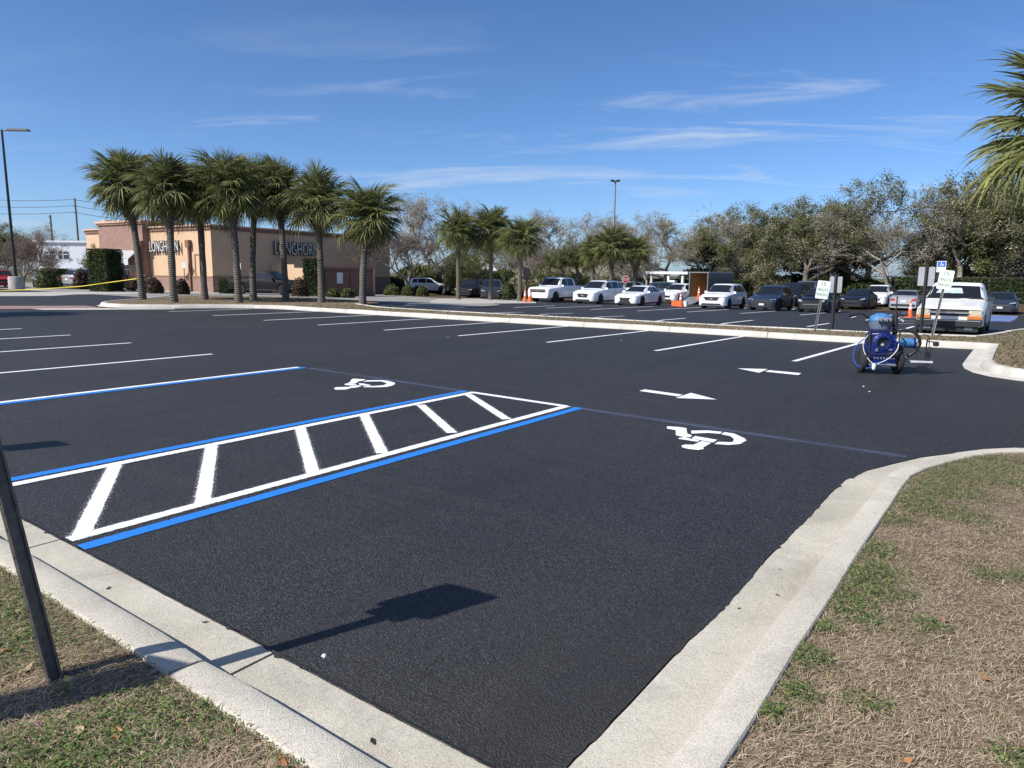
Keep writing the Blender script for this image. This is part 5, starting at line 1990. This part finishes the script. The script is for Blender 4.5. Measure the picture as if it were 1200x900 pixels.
for s_ in (-.8, -.3, .3, .8):
    MB().box((w * s_, -.4, z0 / 2), (.5, .5, z0)).build('column', 'cream_wall', e)
c = dp(789, 74)
e = empty('pergola', c, rad(-10), 'white flat-topped pergola before the dark undergrowth', 'pergola')
hp = hz(789, 318.5, 74) - c.z
MB().box((0, 0, hp - .12), (5.2, 3, .26)).build('top', 'white_trim', e)
for sx_ in (-1.9, .2, 1.9):
    for sy_ in (-1.2, 1.2):
        MB().box((sx_, sy_, (hp - .25) / 2), (.22, .22, hp - .25)).build('post', 'white_trim', e)
MB().box((.6, -1.0, .9), (.7, .5, 1.7)).build('cabinet', 'white_trim', e)


# ================================================================== street furniture
def cone(label, p, h=.9, group='orange traffic cones'):
    e_ = empty('traffic_cone', p, RN.uniform(0, 1.5), label, 'traffic cone', group)
    MB().box((0, 0, .02), (h * .46, h * .46, .04)).build('base', 'cone_orange', e_)

    def rr(t):
        return h * (.16 - .125 * t)
    for nm, t0, t1, mt in (('cone', .04, .50, 'cone_orange'), ('reflective_band', .50, .66, 'cone_band'), ('cone', .66, .74, 'cone_orange'), ('reflective_band', .74, .84, 'cone_band'), ('tip', .84, 1.0, 'cone_orange')):
        MB().lathe([(rr(t0), h * t0), (rr(t1), h * t1)], 16).build(nm, mt, e_, smooth=50)
    return e_


cone('orange cone with two white bands beside the old white pickup', gp(1066, 372), .88)
cone('orange cone beside another cone left of the white full-size pickup', dp(615.5, 52), .95)
cone('orange cone close to the white full-size pickup bumper', dp(621.5, 53), .95)
cone('tall orange cone standing before the cargo trailer ramp', dp(798.5, 50.5), 1.0)
cone('orange cone inside the open cargo trailer', dp(819.5, 54.5) + Vector((0, 0, .45)), .95)
e = empty('crate', dp(793.5, 51), .2, 'small orange crate beside the tall orange cone', 'crate')
for c, d2 in (((0, 0, .03), (.6, .45, .05)), ((-.28, 0, .2), (.04, .45, .38)), ((.28, 0, .2), (.04, .45, .38)), ((0, -.21, .2), (.56, .04, .38)), ((0, .21, .2), (.56, .04, .38))):
    MB().box(c, d2).build('side', 'cone_orange', e)
e = empty('bucket', dp(804.5, 50.5), 0, 'white bucket beside the tall orange cone', 'bucket')
MB().lathe([(.13, 0), (.16, .36), (.17, .36), (.17, .39), (.15, .39)], 16).build('pail', 'white_trim', e, smooth=40)
# cargo trailer with its rear open towards the lot
p = dp(833, 57)
tz = .5
e = empty('cargo_trailer', p, rad(-24), 'enclosed cargo trailer with open rear and plywood lining', 'trailer')
for nm, c, d2, mt in (('floor', (0, 0, tz), (2.1, 2.7, .1), 'plywood'), ('side_wall', (-1.05, 0, tz + 1.0), (.08, 2.7, 1.95), 'galvanised'), ('side_wall', (1.05, 0, tz + 1.0), (.08, 2.7, 1.95), 'car_dark_blue'), ('front_wall', (0, 1.31, tz + 1.0), (2.1, .08, 1.95), 'galvanised'),
                      ('roof', (0, 0, tz + 2.0), (2.2, 2.8, .09), 'galvanised'), ('lining', (-.99, 0, tz + 1.0), (.03, 2.5, 1.85), 'plywood'), ('lining', (0, 1.24, tz + 1.0), (1.95, .03, 1.85), 'plywood'), ('lining', (.99, 0, tz + 1.0), (.03, 2.5, 1.85), 'plywood')):
    MB().box(c, d2).build(nm, mt, e)
MB().box((0, -2.15, .27), (2.0, 1.75, .07), rot=Matrix.Rotation(rad(17), 3, 'X')).build('ramp', 'galvanised', e)
for s_ in (-1, 1):
    MB().box((s_ * 1.0, -1.35, tz + 1.0), (.08, .08, 1.95)).build('door_post', 'galvanised', e)
    for yy in (-.4, .4):
        MB().lathe([(.2, -.1), (.33, -.1), (.33, .1), (.2, .1)], 18, (s_ * 1.0, yy, .33), 'X').build('wheel', 'tyre', e)
MB().tube([(0, 1.35, .5), (0, 2.5, .5)], .05, 6).build('tow_bar', 'dark_metal', e)
# stop sign
p = dp(733, 57)
e = empty('stop_sign', p, rad(35), 'red octagonal stop sign behind the white cars', 'stop sign')
hs_ = hz(733, 327.5, 57) - p.z
MB().tube([(0, 0, 0), (0, 0, hs_ + .3)], .035, 6).build('post', 'galvanised', e)
oc = [(.31 * math.cos(rad(22.5 + 45 * i)), hs_ + .31 * math.sin(rad(22.5 + 45 * i))) for i in range(8)]
oc2 = [(.28 * math.cos(rad(22.5 + 45 * i)), hs_ + .28 * math.sin(rad(22.5 + 45 * i))) for i in range(8)]
MB().prism(oc, lambda a, b: (a, -.05, b), lambda a, b: (a, -.035, b)).build('panel_border', 'sign_white', e)
MB().prism(oc2, lambda a, b: (a, -.056, b), lambda a, b: (a, -.051, b)).build('panel', 'sign_red', e)
text_fit('STOP', 'sign_white', (0, -.06, hs_), (rad(90), 0, 0), .40, .19, e, 'lettering', .002)


def u_post(h, w=.055, mat='post_grey', root=None, holes=True, bottom=-.2):
    """perforated U-channel sign post standing on the origin, opening to -Y"""
    m = MB()
    d_ = w * .5
    m.box((0, d_ / 2, (h + bottom) / 2), (w * .55, .005, h - bottom))
    for s in (-1, 1):
        m.box((s * w * .29, 0, (h + bottom) / 2), (.005, d_, h - bottom))
        m.box((s * w * .40, -d_ / 2, (h + bottom) / 2), (w * .26, .005, h - bottom))
    o = m.build('post', mat, root)
    if holes:
        b = MB()
        z = .08
        while z < h - .05:
            b.lathe([(.0055, d_ / 2 - .0042), (.0055, d_ / 2 + .0042)], 8, (0, 0, z), 'Y')
            z += .0508 if h < 1.9 and w > .07 else .1
        b.build('bolt_hole', 'black_plastic', o)
    return o


def round_rect(w, h, r_, cz, n=4):
    pts = []
    for cx_, cz_, a0 in ((w / 2 - r_, h / 2 - r_, 0), (-w / 2 + r_, h / 2 - r_, 90), (-w / 2 + r_, -h / 2 + r_, 180), (w / 2 - r_, -h / 2 + r_, 270)):
        for i in range(n + 1):
            a = rad(a0 + 90 * i / n)
            pts.append((cx_ + r_ * math.cos(a), cz + cz_ + r_ * math.sin(a)))
    return pts


def plate(root, w, h, cz, back=False, y=-.03, rad_=.03, face='sign_white'):
    o = MB().prism(round_rect(w, h, rad_, cz), lambda a, b: (a, y - .004, b), lambda a, b: (a, y, b)).build('panel', 'sign_back', root)
    fy = y - .007 if not back else y + .003
    MB().prism(round_rect(w * .985, h * .985, rad_, cz), lambda a, b: (a, fy, b), lambda a, b: (a, fy + .002, b)).build('face', face if not back else 'sign_back', root)
    return o


def minute_sign(label, px, py, tilt, ytop, facing):
    p = gp(px, py, .115)
    dpt = (p - Vector((0, 0, CAMH))).dot(FW)
    H = hz(px, ytop, dpt) - p.z
    e_ = empty('sign_post', p, facing, label, 'sign', 'short sign posts on the grass island')
    e_.rotation_euler = (0, tilt, facing)
    u_post(H, .06, 'post_grey', e_, False)
    plate(e_, .33, .50, H - .25)
    z = H - .25
    text_fit('15', 'sign_green', (0, -.039, z + .16), (rad(90), 0, 0), .11, .10, e_, 'lettering', .0012)
    text_fit('MINUTE', 'sign_green', (0, -.039, z + .0), (rad(90), 0, 0), .26, .085, e_, 'lettering', .0012)
    text_fit('PARKING', 'sign_green', (0, -.039, z - .13), (rad(90), 0, 0), .29, .085, e_, 'lettering', .0012)
    MB().lathe([(.012, -.045), (.012, -.035)], 8, (0, 0, z - .235), 'Y').build('bolt', 'galvanised', e_)
    return e_


def back_sign(label, px, py, ytop, w, h):
    p = gp(px, py, .115)
    dpt = (p - Vector((0, 0, CAMH))).dot(FW)
    H = hz(px + 1, ytop, dpt) - p.z
    e_ = empty('sign_post', p, math.pi + rad(-12), label, 'sign', 'short sign posts on the grass island')
    u_post(H + .02, .09, 'post_brown', e_, False)
    plate(e_, w, h, H - h / 2)
    return e_


minute_sign('leaning white minute parking sign with green letters before the black hatchback', 955, 388, rad(6), 328.5, rad(12))
back_sign('grey back of a parking sign on a dark post beside the leaning minute sign', 974.5, 386, 324, .36, .46)
minute_sign('leaning white minute parking sign with green letters before the old white pickup', 1092.5, 393.5, rad(6.5), 316, rad(2))
back_sign('grey back of a parking sign on a dark post beside the old white pickup', 1078.5, 389, 313, .42, .52)
# blue accessible parking sign farther back
p = dp(1101, 40)
H = hz(1101, 306, 40) - p.z
e = empty('sign_post', p, rad(-5), 'small blue and white accessible parking sign standing above the minute sign', 'sign')
u_post(H, .06, 'post_grey', e, False)
plate(e, .46, .62, H - .31)
MB().prism(round_rect(.40, .30, .02, H - .18), lambda a, b: (a, -.041, b), lambda a, b: (a, -.038, b)).build('blue_field', 'sign_blue', e)
wc = MB()
for i in range(12):
    a0, a1 = rad(140 + i * 20), rad(160 + i * 20)
    wc.add([(-.01 + .075 * math.cos(a0), -.043, H - .20 + .075 * math.sin(a0)), (-.01 + .075 * math.cos(a1), -.043, H - .20 + .075 * math.sin(a1)), (-.01 + .055 * math.cos(a1), -.043, H - .20 + .055 * math.sin(a1)), (-.01 + .055 * math.cos(a0), -.043, H - .20 + .055 * math.sin(a0))], [(0, 1, 2, 3)])
wc.box((-.02, -.043, H - .13), (.025, .003, .12))
wc.box((.03, -.043, H - .17), (.09, .003, .022))
wc.box((.08, -.043, H - .22), (.022, .003, .1))
wc.lathe([(.02, -.0445), (.02, -.0425)], 10, (-.02, 0, H - .06), 'Y')
wc.build('wheelchair_emblem', 'sign_white', e)
text_fit('PARKING BY', 'sign_blue', (0, -.0385, H - .42), (rad(90), 0, 0), .34, .045, e, 'lettering', .001)
text_fit('PERMIT ONLY', 'sign_blue', (0, -.0385, H - .52), (rad(90), 0, 0), .34, .045, e, 'lettering', .001)


# near leaning sign post on the left verge (its plate stands above the frame)
def near_post(label, base, top, w, plates=True):
    base, top = Vector(base), Vector(top)
    e_ = empty('sign_post', base, 0, label, 'sign', 'accessible parking signs on the near verge')
    d = (top - base)
    H = d.length
    q = d.to_track_quat('Z', 'Y')
    fac = Matrix.Rotation(rad(8), 4, 'Z')
    e_.matrix_world = Matrix.Translation(base) @ q.to_matrix().to_4x4() @ Matrix.Rotation(-q.to_euler().z, 4, 'Z') @ Matrix.Rotation(math.pi, 4, 'Z')
    u_post(H, w, 'post_near', e_, True)
    plate(e_, .305, .457, H - .215)
    plate(e_, .20, .11, H - .50, y=-.036)
    MB().prism(round_rect(.27, .19, .02, H - .12), lambda a, b: (a, -.042, b), lambda a, b: (a, -.0395, b)).build('blue_field', 'sign_blue', e_)
    return e_


b0 = gp(63, 797, VZ)
# direction of the post's foreshortened line: it leans away to the left
t0 = ray(-12, 462)
tpos = Vector((0, 0, CAMH)) + t0 * (((b0 - Vector((0, 0, CAMH))).dot(FW) + .06) / t0.dot(FW))
dirp = (tpos - b0).normalized()
post_top = b0 + dirp * 1.74
post_top = b0 + Vector((-.21, -.16, 1.72))
print('POSTPX', topx(b0), [topx(b0.lerp(post_top, q)) for q in (.3, .5, .7, 1)])
near_post('dark leaning channel post of an accessible parking sign on the left verge', b0, post_top, .068)
near_post('accessible parking sign one stall along from the leaning post', (-7.85, .85, VZ), (-7.90, .82, VZ + 1.73), .068)
# square timber post added out of view on the left to shade the verge
p = Vector((-3.07, -.22, VZ))
e = empty('shadow_post', p, rad(20), 'unseen square timber post added to cast a shadow band on the verge', 'shadow_post')
MB().box((0, 0, .70), (.14, .14, 1.42)).build('post', 'wood_pole', e)
MB().box((0, 0, 1.44), (.18, .18, .06), taper=.5).build('cap', 'wood_pole', e)


# ------------------------------------------------------------------ lamps, poles, wires, tape
def lamp(label, p, H, heads, r0=.11, base=None):
    e_ = empty('parking_lot_lamp', p, 0, label, 'lamp post')
    MB().tube([(0, 0, 0), (0, 0, H)], [r0, r0 * .6], 10).build('pole', 'dark_metal' if base else 'galvanised', e_, smooth=40)
    for hx, hy, L_ in heads:
        d = Vector((hx, hy, 0)).normalized()
        MB().tube([(0, 0, H - .1), tuple(d * .4 + Vector((0, 0, H - .05)))], .05, 6).build('arm', 'dark_metal', e_)
        MB().box(tuple(d * ((.4 if L_ > 1 else .08) + L_ / 2) + Vector((0, 0, H - .02))), (L_, .42, .13), rz=math.atan2(hy, hx), taper=.85).build('lamp_head', 'dark_metal', e_)
    if base:
        MB().lathe([(base, -.2), (base, .88), (base * .93, .95), (.02, .96)], 18).build('footing', 'concrete_apron', e_, smooth=40)
    return e_


p = dp(19.5, 53)
lamp('tall dark parking lot lamp on a round concrete footing', p, hz(3, 157, 53) - p.z, [(.80, .6, 1.6)], .12, .52)
p = dp(717, 64)
lamp('tall grey parking lot lamp rising above the mid-distance palms', p, hz(723, 214, 64) - p.z, [(.8, .59, .34), (-.8, -.59, .34)], .13)
poles = []
for px, dpt, yt, lab in ((96, 120, 234, 'weathered wooden utility pole behind the restaurant tower'), (66, 112, 253, 'shorter wooden utility pole before the white office')):
    p = dp(px, dpt)
    H = hz(px, yt, dpt) - p.z
    e = empty('utility_pole', p, 0, lab, 'utility pole', 'utility poles')
    MB().tube([(0, 0, 0), (0, 0, H)], [.20, .14], 8).build('pole', 'wood_pole', e, smooth=40)
    for q in (.3, 1.35, 2.4):
        MB().tube([(-.05, -.15, H - q), (-.05, -.32, H - q + .12)], .05, 6).build('insulator', 'galvanised', e)
    poles.append((p, H))
for i, q in enumerate((.2, 1.2, 2.25)):
    a = poles[0][0] + Vector((-.05, -.32, poles[0][1] - q))
    lft = Vector((0, 0, CAMH)) + ray(-60, 229 + i * 8.5) * (118 / ray(-60, 229).dot(FW))
    rgt = Vector((0, 0, CAMH)) + ray(190, 240 + i * 9.0) * (130 / ray(190, 240).dot(FW))
    pts = []
    for s0, s1 in ((lft, a), (a, rgt)):
        for j in range(12):
            t = j / 11
            pts.append(s0.lerp(s1, t) - Vector((0, 0, 1.0 * 4 * t * (1 - t) * .5)))
    o = MB().tube(pts, .035, 4).build('power_line', 'wire')
    tag(o, ('upper', 'middle', 'lower')[i] + ' power line strung from the wooden utility pole', 'power line', 'power lines')
# caution tape from beyond the lamp footing to the first palm
pts = []
for px, py, dpt in ((-60, 342.5, 50), (0, 340.8, 48), (45, 338.8, 46), (95, 335.5, 43), (120, 332, 41), (160, 326.5, 37.2)):
    d = ray(px, py)
    pts.append(Vector((0, 0, CAMH)) + d * (dpt / d.dot(FW)))
m = MB()
pp = [Vector(q) for q in pts]
fine = []
for i in range(len(pp) - 1):
    for j in range(8):
        fine.append(pp[i].lerp(pp[i + 1], j / 8))
fine.append(pp[-1])
for i, q in enumerate(fine):
    a = math.sin(i * .55) * .5
    v = Vector((math.sin(a) * .3, math.sin(a) * .3, math.cos(a))) * .02
    m.v.append(tuple(q + v))
    m.v.append(tuple(q - v))
for i in range(len(fine) - 1):
    m.f.append((2 * i, 2 * i + 1, 2 * i + 3, 2 * i + 2))
tag(m.build('caution_tape', 'tape_yellow'), 'yellow caution tape strung low from the first palm trunk', 'tape')
# wire fence and rail behind the right row
p = dp(1110, 60)
e = empty('fence', p, rad(-4), 'thin dark metal fence behind the old white pickup', 'fence')
hf = hz(1110, 325, 60) - p.z
for i in range(8):
    MB().tube([(-4 + i * 1.4, 0, 0), (-4 + i * 1.4, 0, hf)], .035, 5).build('post', 'dark_metal', e)
for z in (hf, hf * .5):
    MB().tube([(-4, 0, z), (5.8, 0, z)], .03, 5).build('rail', 'dark_metal', e)
# small signs near the restaurant
for px, dpt, yt, lab in ((150, 53, 303, 'small white sign by the restaurant door'), (281, 50, 308, 'white parking sign on a thin post beside the palm pair'), (217, 55, 307, 'small white sign on the lit wall side')):
    p = dp(px, dpt)
    H = hz(px, yt, dpt) - p.z
    e = empty('sign_post', p, rad(30), lab, 'sign')
    u_post(H, .07, 'post_grey', e, False)
    plate(e, .32, .46, H - .25)
p = dp(704, 0) if False else dp(617, 60)
e = empty('notice_board', p, rad(30), 'dark notice board on a post beside the traffic cones', 'sign')
MB().box((0, 0, 1.1), (.12, .12, 2.2)).build('post', 'dark_metal', e)
MB().box((0, -.02, 2.2), (.55, .1, .95)).build('board', 'dark_metal', e)

# ================================================================== line striping machine
p = (gp(1012, 436) + gp(1046, 438)) / 2
rb_ = empty('striping_machine', p, math.atan2(RT.y, RT.x) + rad(-8), 'blue line striping machine with hoses standing on the fresh asphalt', 'striping machine')


def part(nm, m, mat, sm=None, parent=None):
    return m.build(nm, mat, parent or rb_, smooth=sm)


# local x to the right in view, -y towards the viewer
for sx_, w in ((-.28, .10), (.30, .10)):
    wl = empty('wheel', (sx_, 0.02, .20))
    wl.parent = rb_
    MB().lathe([(.10, -w / 2), (.17, -w / 2), (.20, -w / 2 + .025), (.20, w / 2 - .025), (.17, w / 2), (.10, w / 2)], 22, axis='X').build('tyre', 'tyre', wl, smooth=40)
    MB().lathe([(.105, -.03), (.1, .03), (.03, .035), (.03, .055), (.005, .055)], 14, axis='X').build('rim', 'rim_silver', wl, smooth=40)
wl = empty('wheel', (.05, .75, .15))
wl.parent = rb_
MB().lathe([(.08, -.05), (.13, -.05), (.15, -.03), (.15, .03), (.13, .05), (.08, .05)], 18, axis='X').build('tyre', 'tyre', wl, smooth=40)
MB().lathe([(.08, -.02), (.08, .02), (.01, .03)], 12, axis='X').build('rim', 'rim_silver', wl, smooth=40)
m = MB()
for s_ in (-.2, .2):
    m.tube([(s_, -.18, .16), (s_, .35, .2), (s_ * .4, .75, .3)], .022, 6)
m.tube([(-.33, .02, .2), (.36, .02, .2)], .018, 6)
m.tube([(-.2, -.18, .16), (.2, -.18, .16)], .022, 6)
part('chassis', m, 'robot_grey')
m = MB().box((0, .12, .30), (.42, .5, .22), taper=.92)
part('engine_block', m, 'robot_blue')
m = MB().lathe([(.175, .0), (.178, -.05), (.165, -.10), (.13, -.13), (.10, -.132), (.09, -.11), (.085, -.06)], 24, (-.02, -.05, .53), 'Y')
part('engine_shroud', m, 'robot_blue', 50)
part('starter_opening', MB().lathe([(.088, -.02), (.088, -.0)], 20, (-.02, -.12, .53), 'Y'), 'black_plastic')
m = MB()
for i in range(14):
    a = i * .4488
    m.box((-.02 + .13 * math.cos(a), -.172, .53 + .13 * math.sin(a)), (.045, .02, .012), rot=Matrix.Rotation(-a, 3, 'Y'))
part('shroud_fin', m, 'robot_blue')
part('side_panel', MB().box((-.17, .02, .46), (.07, .36, .38), taper=.8), 'robot_blue')
part('side_panel', MB().box((.17, .02, .46), (.07, .36, .38), taper=.8), 'robot_blue')
part('fuel_tank', MB().box((-.01, .08, .685), (.30, .26, .10), taper=.85), 'robot_blue')
part('front_plate', MB().box((-.01, -.14, .36), (.30, .05, .16), taper=.9), 'robot_blue')
part('muffler', MB().lathe([(.03, -.07), (.05, -.06), (.05, .06), (.03, .07)], 12, (.14, -.17, .33), 'X'), 'black_plastic', 40)
part('air_filter', MB().box((-.22, -.08, .60), (.09, .12, .12), taper=.8), 'black_plastic')
m = MB()
for s_ in (-1, 1):
    m.tube([(s_ * .22, -.16, .2), (s_ * .235, -.15, .72), (s_ * .20, .1, .80), (s_ * .20, .3, .88)], .013, 6)
m.tube([(-.235, -.15, .72), (.235, -.15, .72)], .011, 6)
m.tube([(-.22, -.17, .33), (.22, -.17, .33)], .010, 6)
part('frame', m, 'dark_metal', 40)
m = MB()
for q in range(7):
    m.box((-.15 + .05 * q, -.2, .275), (.022, .025, .03))
m.box((.1, -.175, .42), (.05, .03, .03))
m.box((-.12, -.175, .41), (.04, .03, .05))
part('bolt', m, 'rim_silver')
part('recoil_cap', MB().lathe([(.012, -.175), (.03, -.165), (.035, -.15)], 12, (-.02, 0, .49), 'Y'), 'rim_silver')
part('lower_guard', MB().box((.02, -.17, .24), (.34, .05, .12)), 'robot_blue')
part('exhaust_pipe', MB().tube([(.05, -.2, .17), (.18, -.22, .16)], .025, 8), 'rim_silver')
part('hopper', MB().lathe([(.13, .72), (.165, .74), (.18, .86), (.18, .875)], 22, (.03, .18, 0)), 'robot_grey', 40)
part('hopper_band', MB().lathe([(.125, .715), (.16, .725), (.165, .735), (.12, .735)], 22, (.03, .18, 0)), 'hose_white', 40)
part('hopper_lid', MB().lathe([(.185, .875), (.19, .90), (.15, .96), (.08, 1.0), (.01, 1.01)], 22, (.03, .18, 0)), 'robot_light_blue', 50)
part('control_panel', MB().box((.03, .0, .90), (.20, .05, .07), rot=Matrix.Rotation(rad(-25), 3, 'X')), 'sign_back')
m = MB()
for i in range(5):
    m.box((-.06 + .045 * i, -.035, .88 + .02 * (i % 2)), (.025, .02, .03))
part('control_knob', m, 'black_plastic')
# handlebar with grips
part('handlebar', MB().tube([(-.42, .1, .98), (-.30, .12, 1.0), (-.16, .25, .93), (0, .3, .88), (.20, .25, .93), (.28, .12, 1.0), (.34, .08, 1.0)], .014, 7), 'dark_metal', 40)
for a, b in (((-.52, .06, .955), (-.40, .1, .985)), ((.31, .1, 1.0), (.42, .05, .99))):
    part('grip', MB().tube([a, b], .022, 8), 'black_plastic')
part('brake_lever', MB().tube([(-.50, .02, .93), (-.42, .04, .95)], .008, 5), 'hose_white')
part('lever', MB().tube([(.26, .05, .94), (.34, .02, .88)], .01, 5), 'hose_white')
part('gauge', MB().lathe([(.035, -.02), (.04, 0), (.035, .02)], 12, (.31, .05, .93), 'Y'), 'robot_grey')
part('pump_column', MB().tube([(.26, .15, .5), (.26, .15, 1.0)], .038, 10), 'black_plastic', 40)
part('antenna', MB().tube([(.255, .15, .95), (.25, .15, 1.30)], .01, 6), 'dark_metal')
part('motor', MB().lathe([(.06, -.02), (.085, 0), (.085, .16), (.06, .18)], 18, (.36, .05, .52), 'X'), 'robot_light_blue', 40)
part('motor_cap', MB().lathe([(.09, .155), (.09, .195), (.03, .2)], 18, (.36, .05, .52), 'X'), 'robot_blue', 40)
part('pump', MB().box((.30, .1, .42), (.16, .2, .2)), 'black_plastic')
part('pump_valve', MB().tube([(.3, -.02, .3), (.42, -.02, .28)], .03, 8), 'rim_silver')


def curve_pts(P, n=10):
    P = [Vector(q) for q in P]
    out = []
    for i in range(len(P) - 1):
        p0 = P[max(0, i - 1)]
        p1, p2 = P[i], P[i + 1]
        p3 = P[min(len(P) - 1, i + 2)]
        for j in range(n):
            t = j / n
            out.append(.5 * ((2 * p1) + (p2 - p0) * t + (2 * p0 - 5 * p1 + 4 * p2 - p3) * t * t + (3 * p1 - p0 - 3 * p2 + p3) * t ** 3))
    out.append(P[-1])
    return out


part('main_hose', MB().tube(curve_pts([(.28, .12, .70), (.38, .08, .74), (.55, .02, .68), (.62, 0, .52), (.54, .02, .36), (.44, .06, .28)]), .026, 8), 'hose_black', 50)
part('hose', MB().tube(curve_pts([(-.2, -.05, .62), (-.36, -.06, .52), (-.44, -.04, .30), (-.36, -.08, .12), (-.22, -.16, .10), (-.1, -.2, .2)]), .009, 6), 'hose_blue', 50)
part('hose', MB().tube(curve_pts([(-.1, -.14, .68), (-.26, -.12, .64), (-.31, -.1, .45), (-.24, -.16, .26), (-.12, -.23, .14)]), .006, 6), 'hose_white', 50)
part('hose', MB().tube(curve_pts([(.24, -.1, .64), (.20, -.2, .44), (.06, -.25, .28), (-.12, -.25, .18)]), .007, 6), 'hose_white', 50)
part('hose', MB().tube(curve_pts([(.15, -.16, .6), (.26, -.2, .5), (.34, -.14, .45)]), .007, 6), 'hose_blue', 50)
part('filter_bottle', MB().lathe([(.02, -.05), (.032, -.03), (.032, .04), (.015, .06)], 12, (-.16, -.24, .13)), 'hose_white', 50)
# spray gun arm reaching out to the right
part('gun_arm', MB().tube([(.4, .05, .22), (.62, .0, .21), (.80, -.04, .20)], .02, 8), 'rim_silver')
part('gun_bar', MB().box((.66, -.04, .215), (.34, .035, .03)), 'hose_white')
part('gun_shield', MB().box((.68, -.02, .10), (.16, .04, .09)), 'dark_metal')
part('gun_post', MB().tube([(.70, -.03, .22), (.72, -.03, .60)], .012, 6), 'dark_metal')
part('gun_clamp', MB().box((.76, -.03, .34), (.06, .05, .08)), 'dark_metal')
part('spray_gun', MB().tube([(.76, -.03, .16), (.76, -.03, .40), (.80, -.03, .46)], .025, 8), 'dark_metal')
part('gun_knob', MB().lathe([(.02, -.04), (.045, -.03), (.045, .03), (.02, .04)], 12, (.86, -.03, .52)), 'black_plastic', 50)
part('gun_link', MB().tube([(.72, -.03, .56), (.86, -.03, .55)], .01, 5), 'dark_metal')
part('hose', MB().tube(curve_pts([(.76, -.03, .44), (.72, -.06, .64), (.62, -.05, .66), (.56, -.02, .48), (.60, 0, .28), (.68, -.02, .26)]), .007, 6), 'hose_black', 50)
part('hose', MB().tube(curve_pts([(.46, .02, .55), (.56, 0, .48), (.62, -.01, .38), (.72, -.03, .36)]), .006, 6), 'hose_black', 50)


# ------------------------------------------------------------------ undergrowth at the foot of the tree line
UN = [(i, px, dpt, ht) for i, (px, dpt, ht) in enumerate([(455 + k2 * 31 + (k2 * 37) % 17, 78 + (k2 * 13) % 9, 1.7 + ((k2 * 29) % 10) * .15) for k2 in range(27)])]
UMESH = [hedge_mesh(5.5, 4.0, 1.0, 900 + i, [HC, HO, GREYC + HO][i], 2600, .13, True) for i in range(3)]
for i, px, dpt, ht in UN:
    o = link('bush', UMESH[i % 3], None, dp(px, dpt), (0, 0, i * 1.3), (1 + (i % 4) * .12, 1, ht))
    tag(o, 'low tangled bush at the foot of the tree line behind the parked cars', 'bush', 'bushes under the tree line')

# palm at the end of the near row, left of the view; its crown shades the lane
pb = Vector((-31.2, 3.2, 0))
ring = [(pb.x + 1.3 * math.cos(i * .5236), pb.y + 1.3 * math.sin(i * .5236)) for i in range(12)]
sheet('planting_bed', ring, .03, 'mulch', kind='structure')
palm('sabal palm in a round bed at the end of the near stall row', pb, 6.2, 1.0, (0, 0), 70, 91, .16, 6, 5, 'palms at the row end', dz=.03)
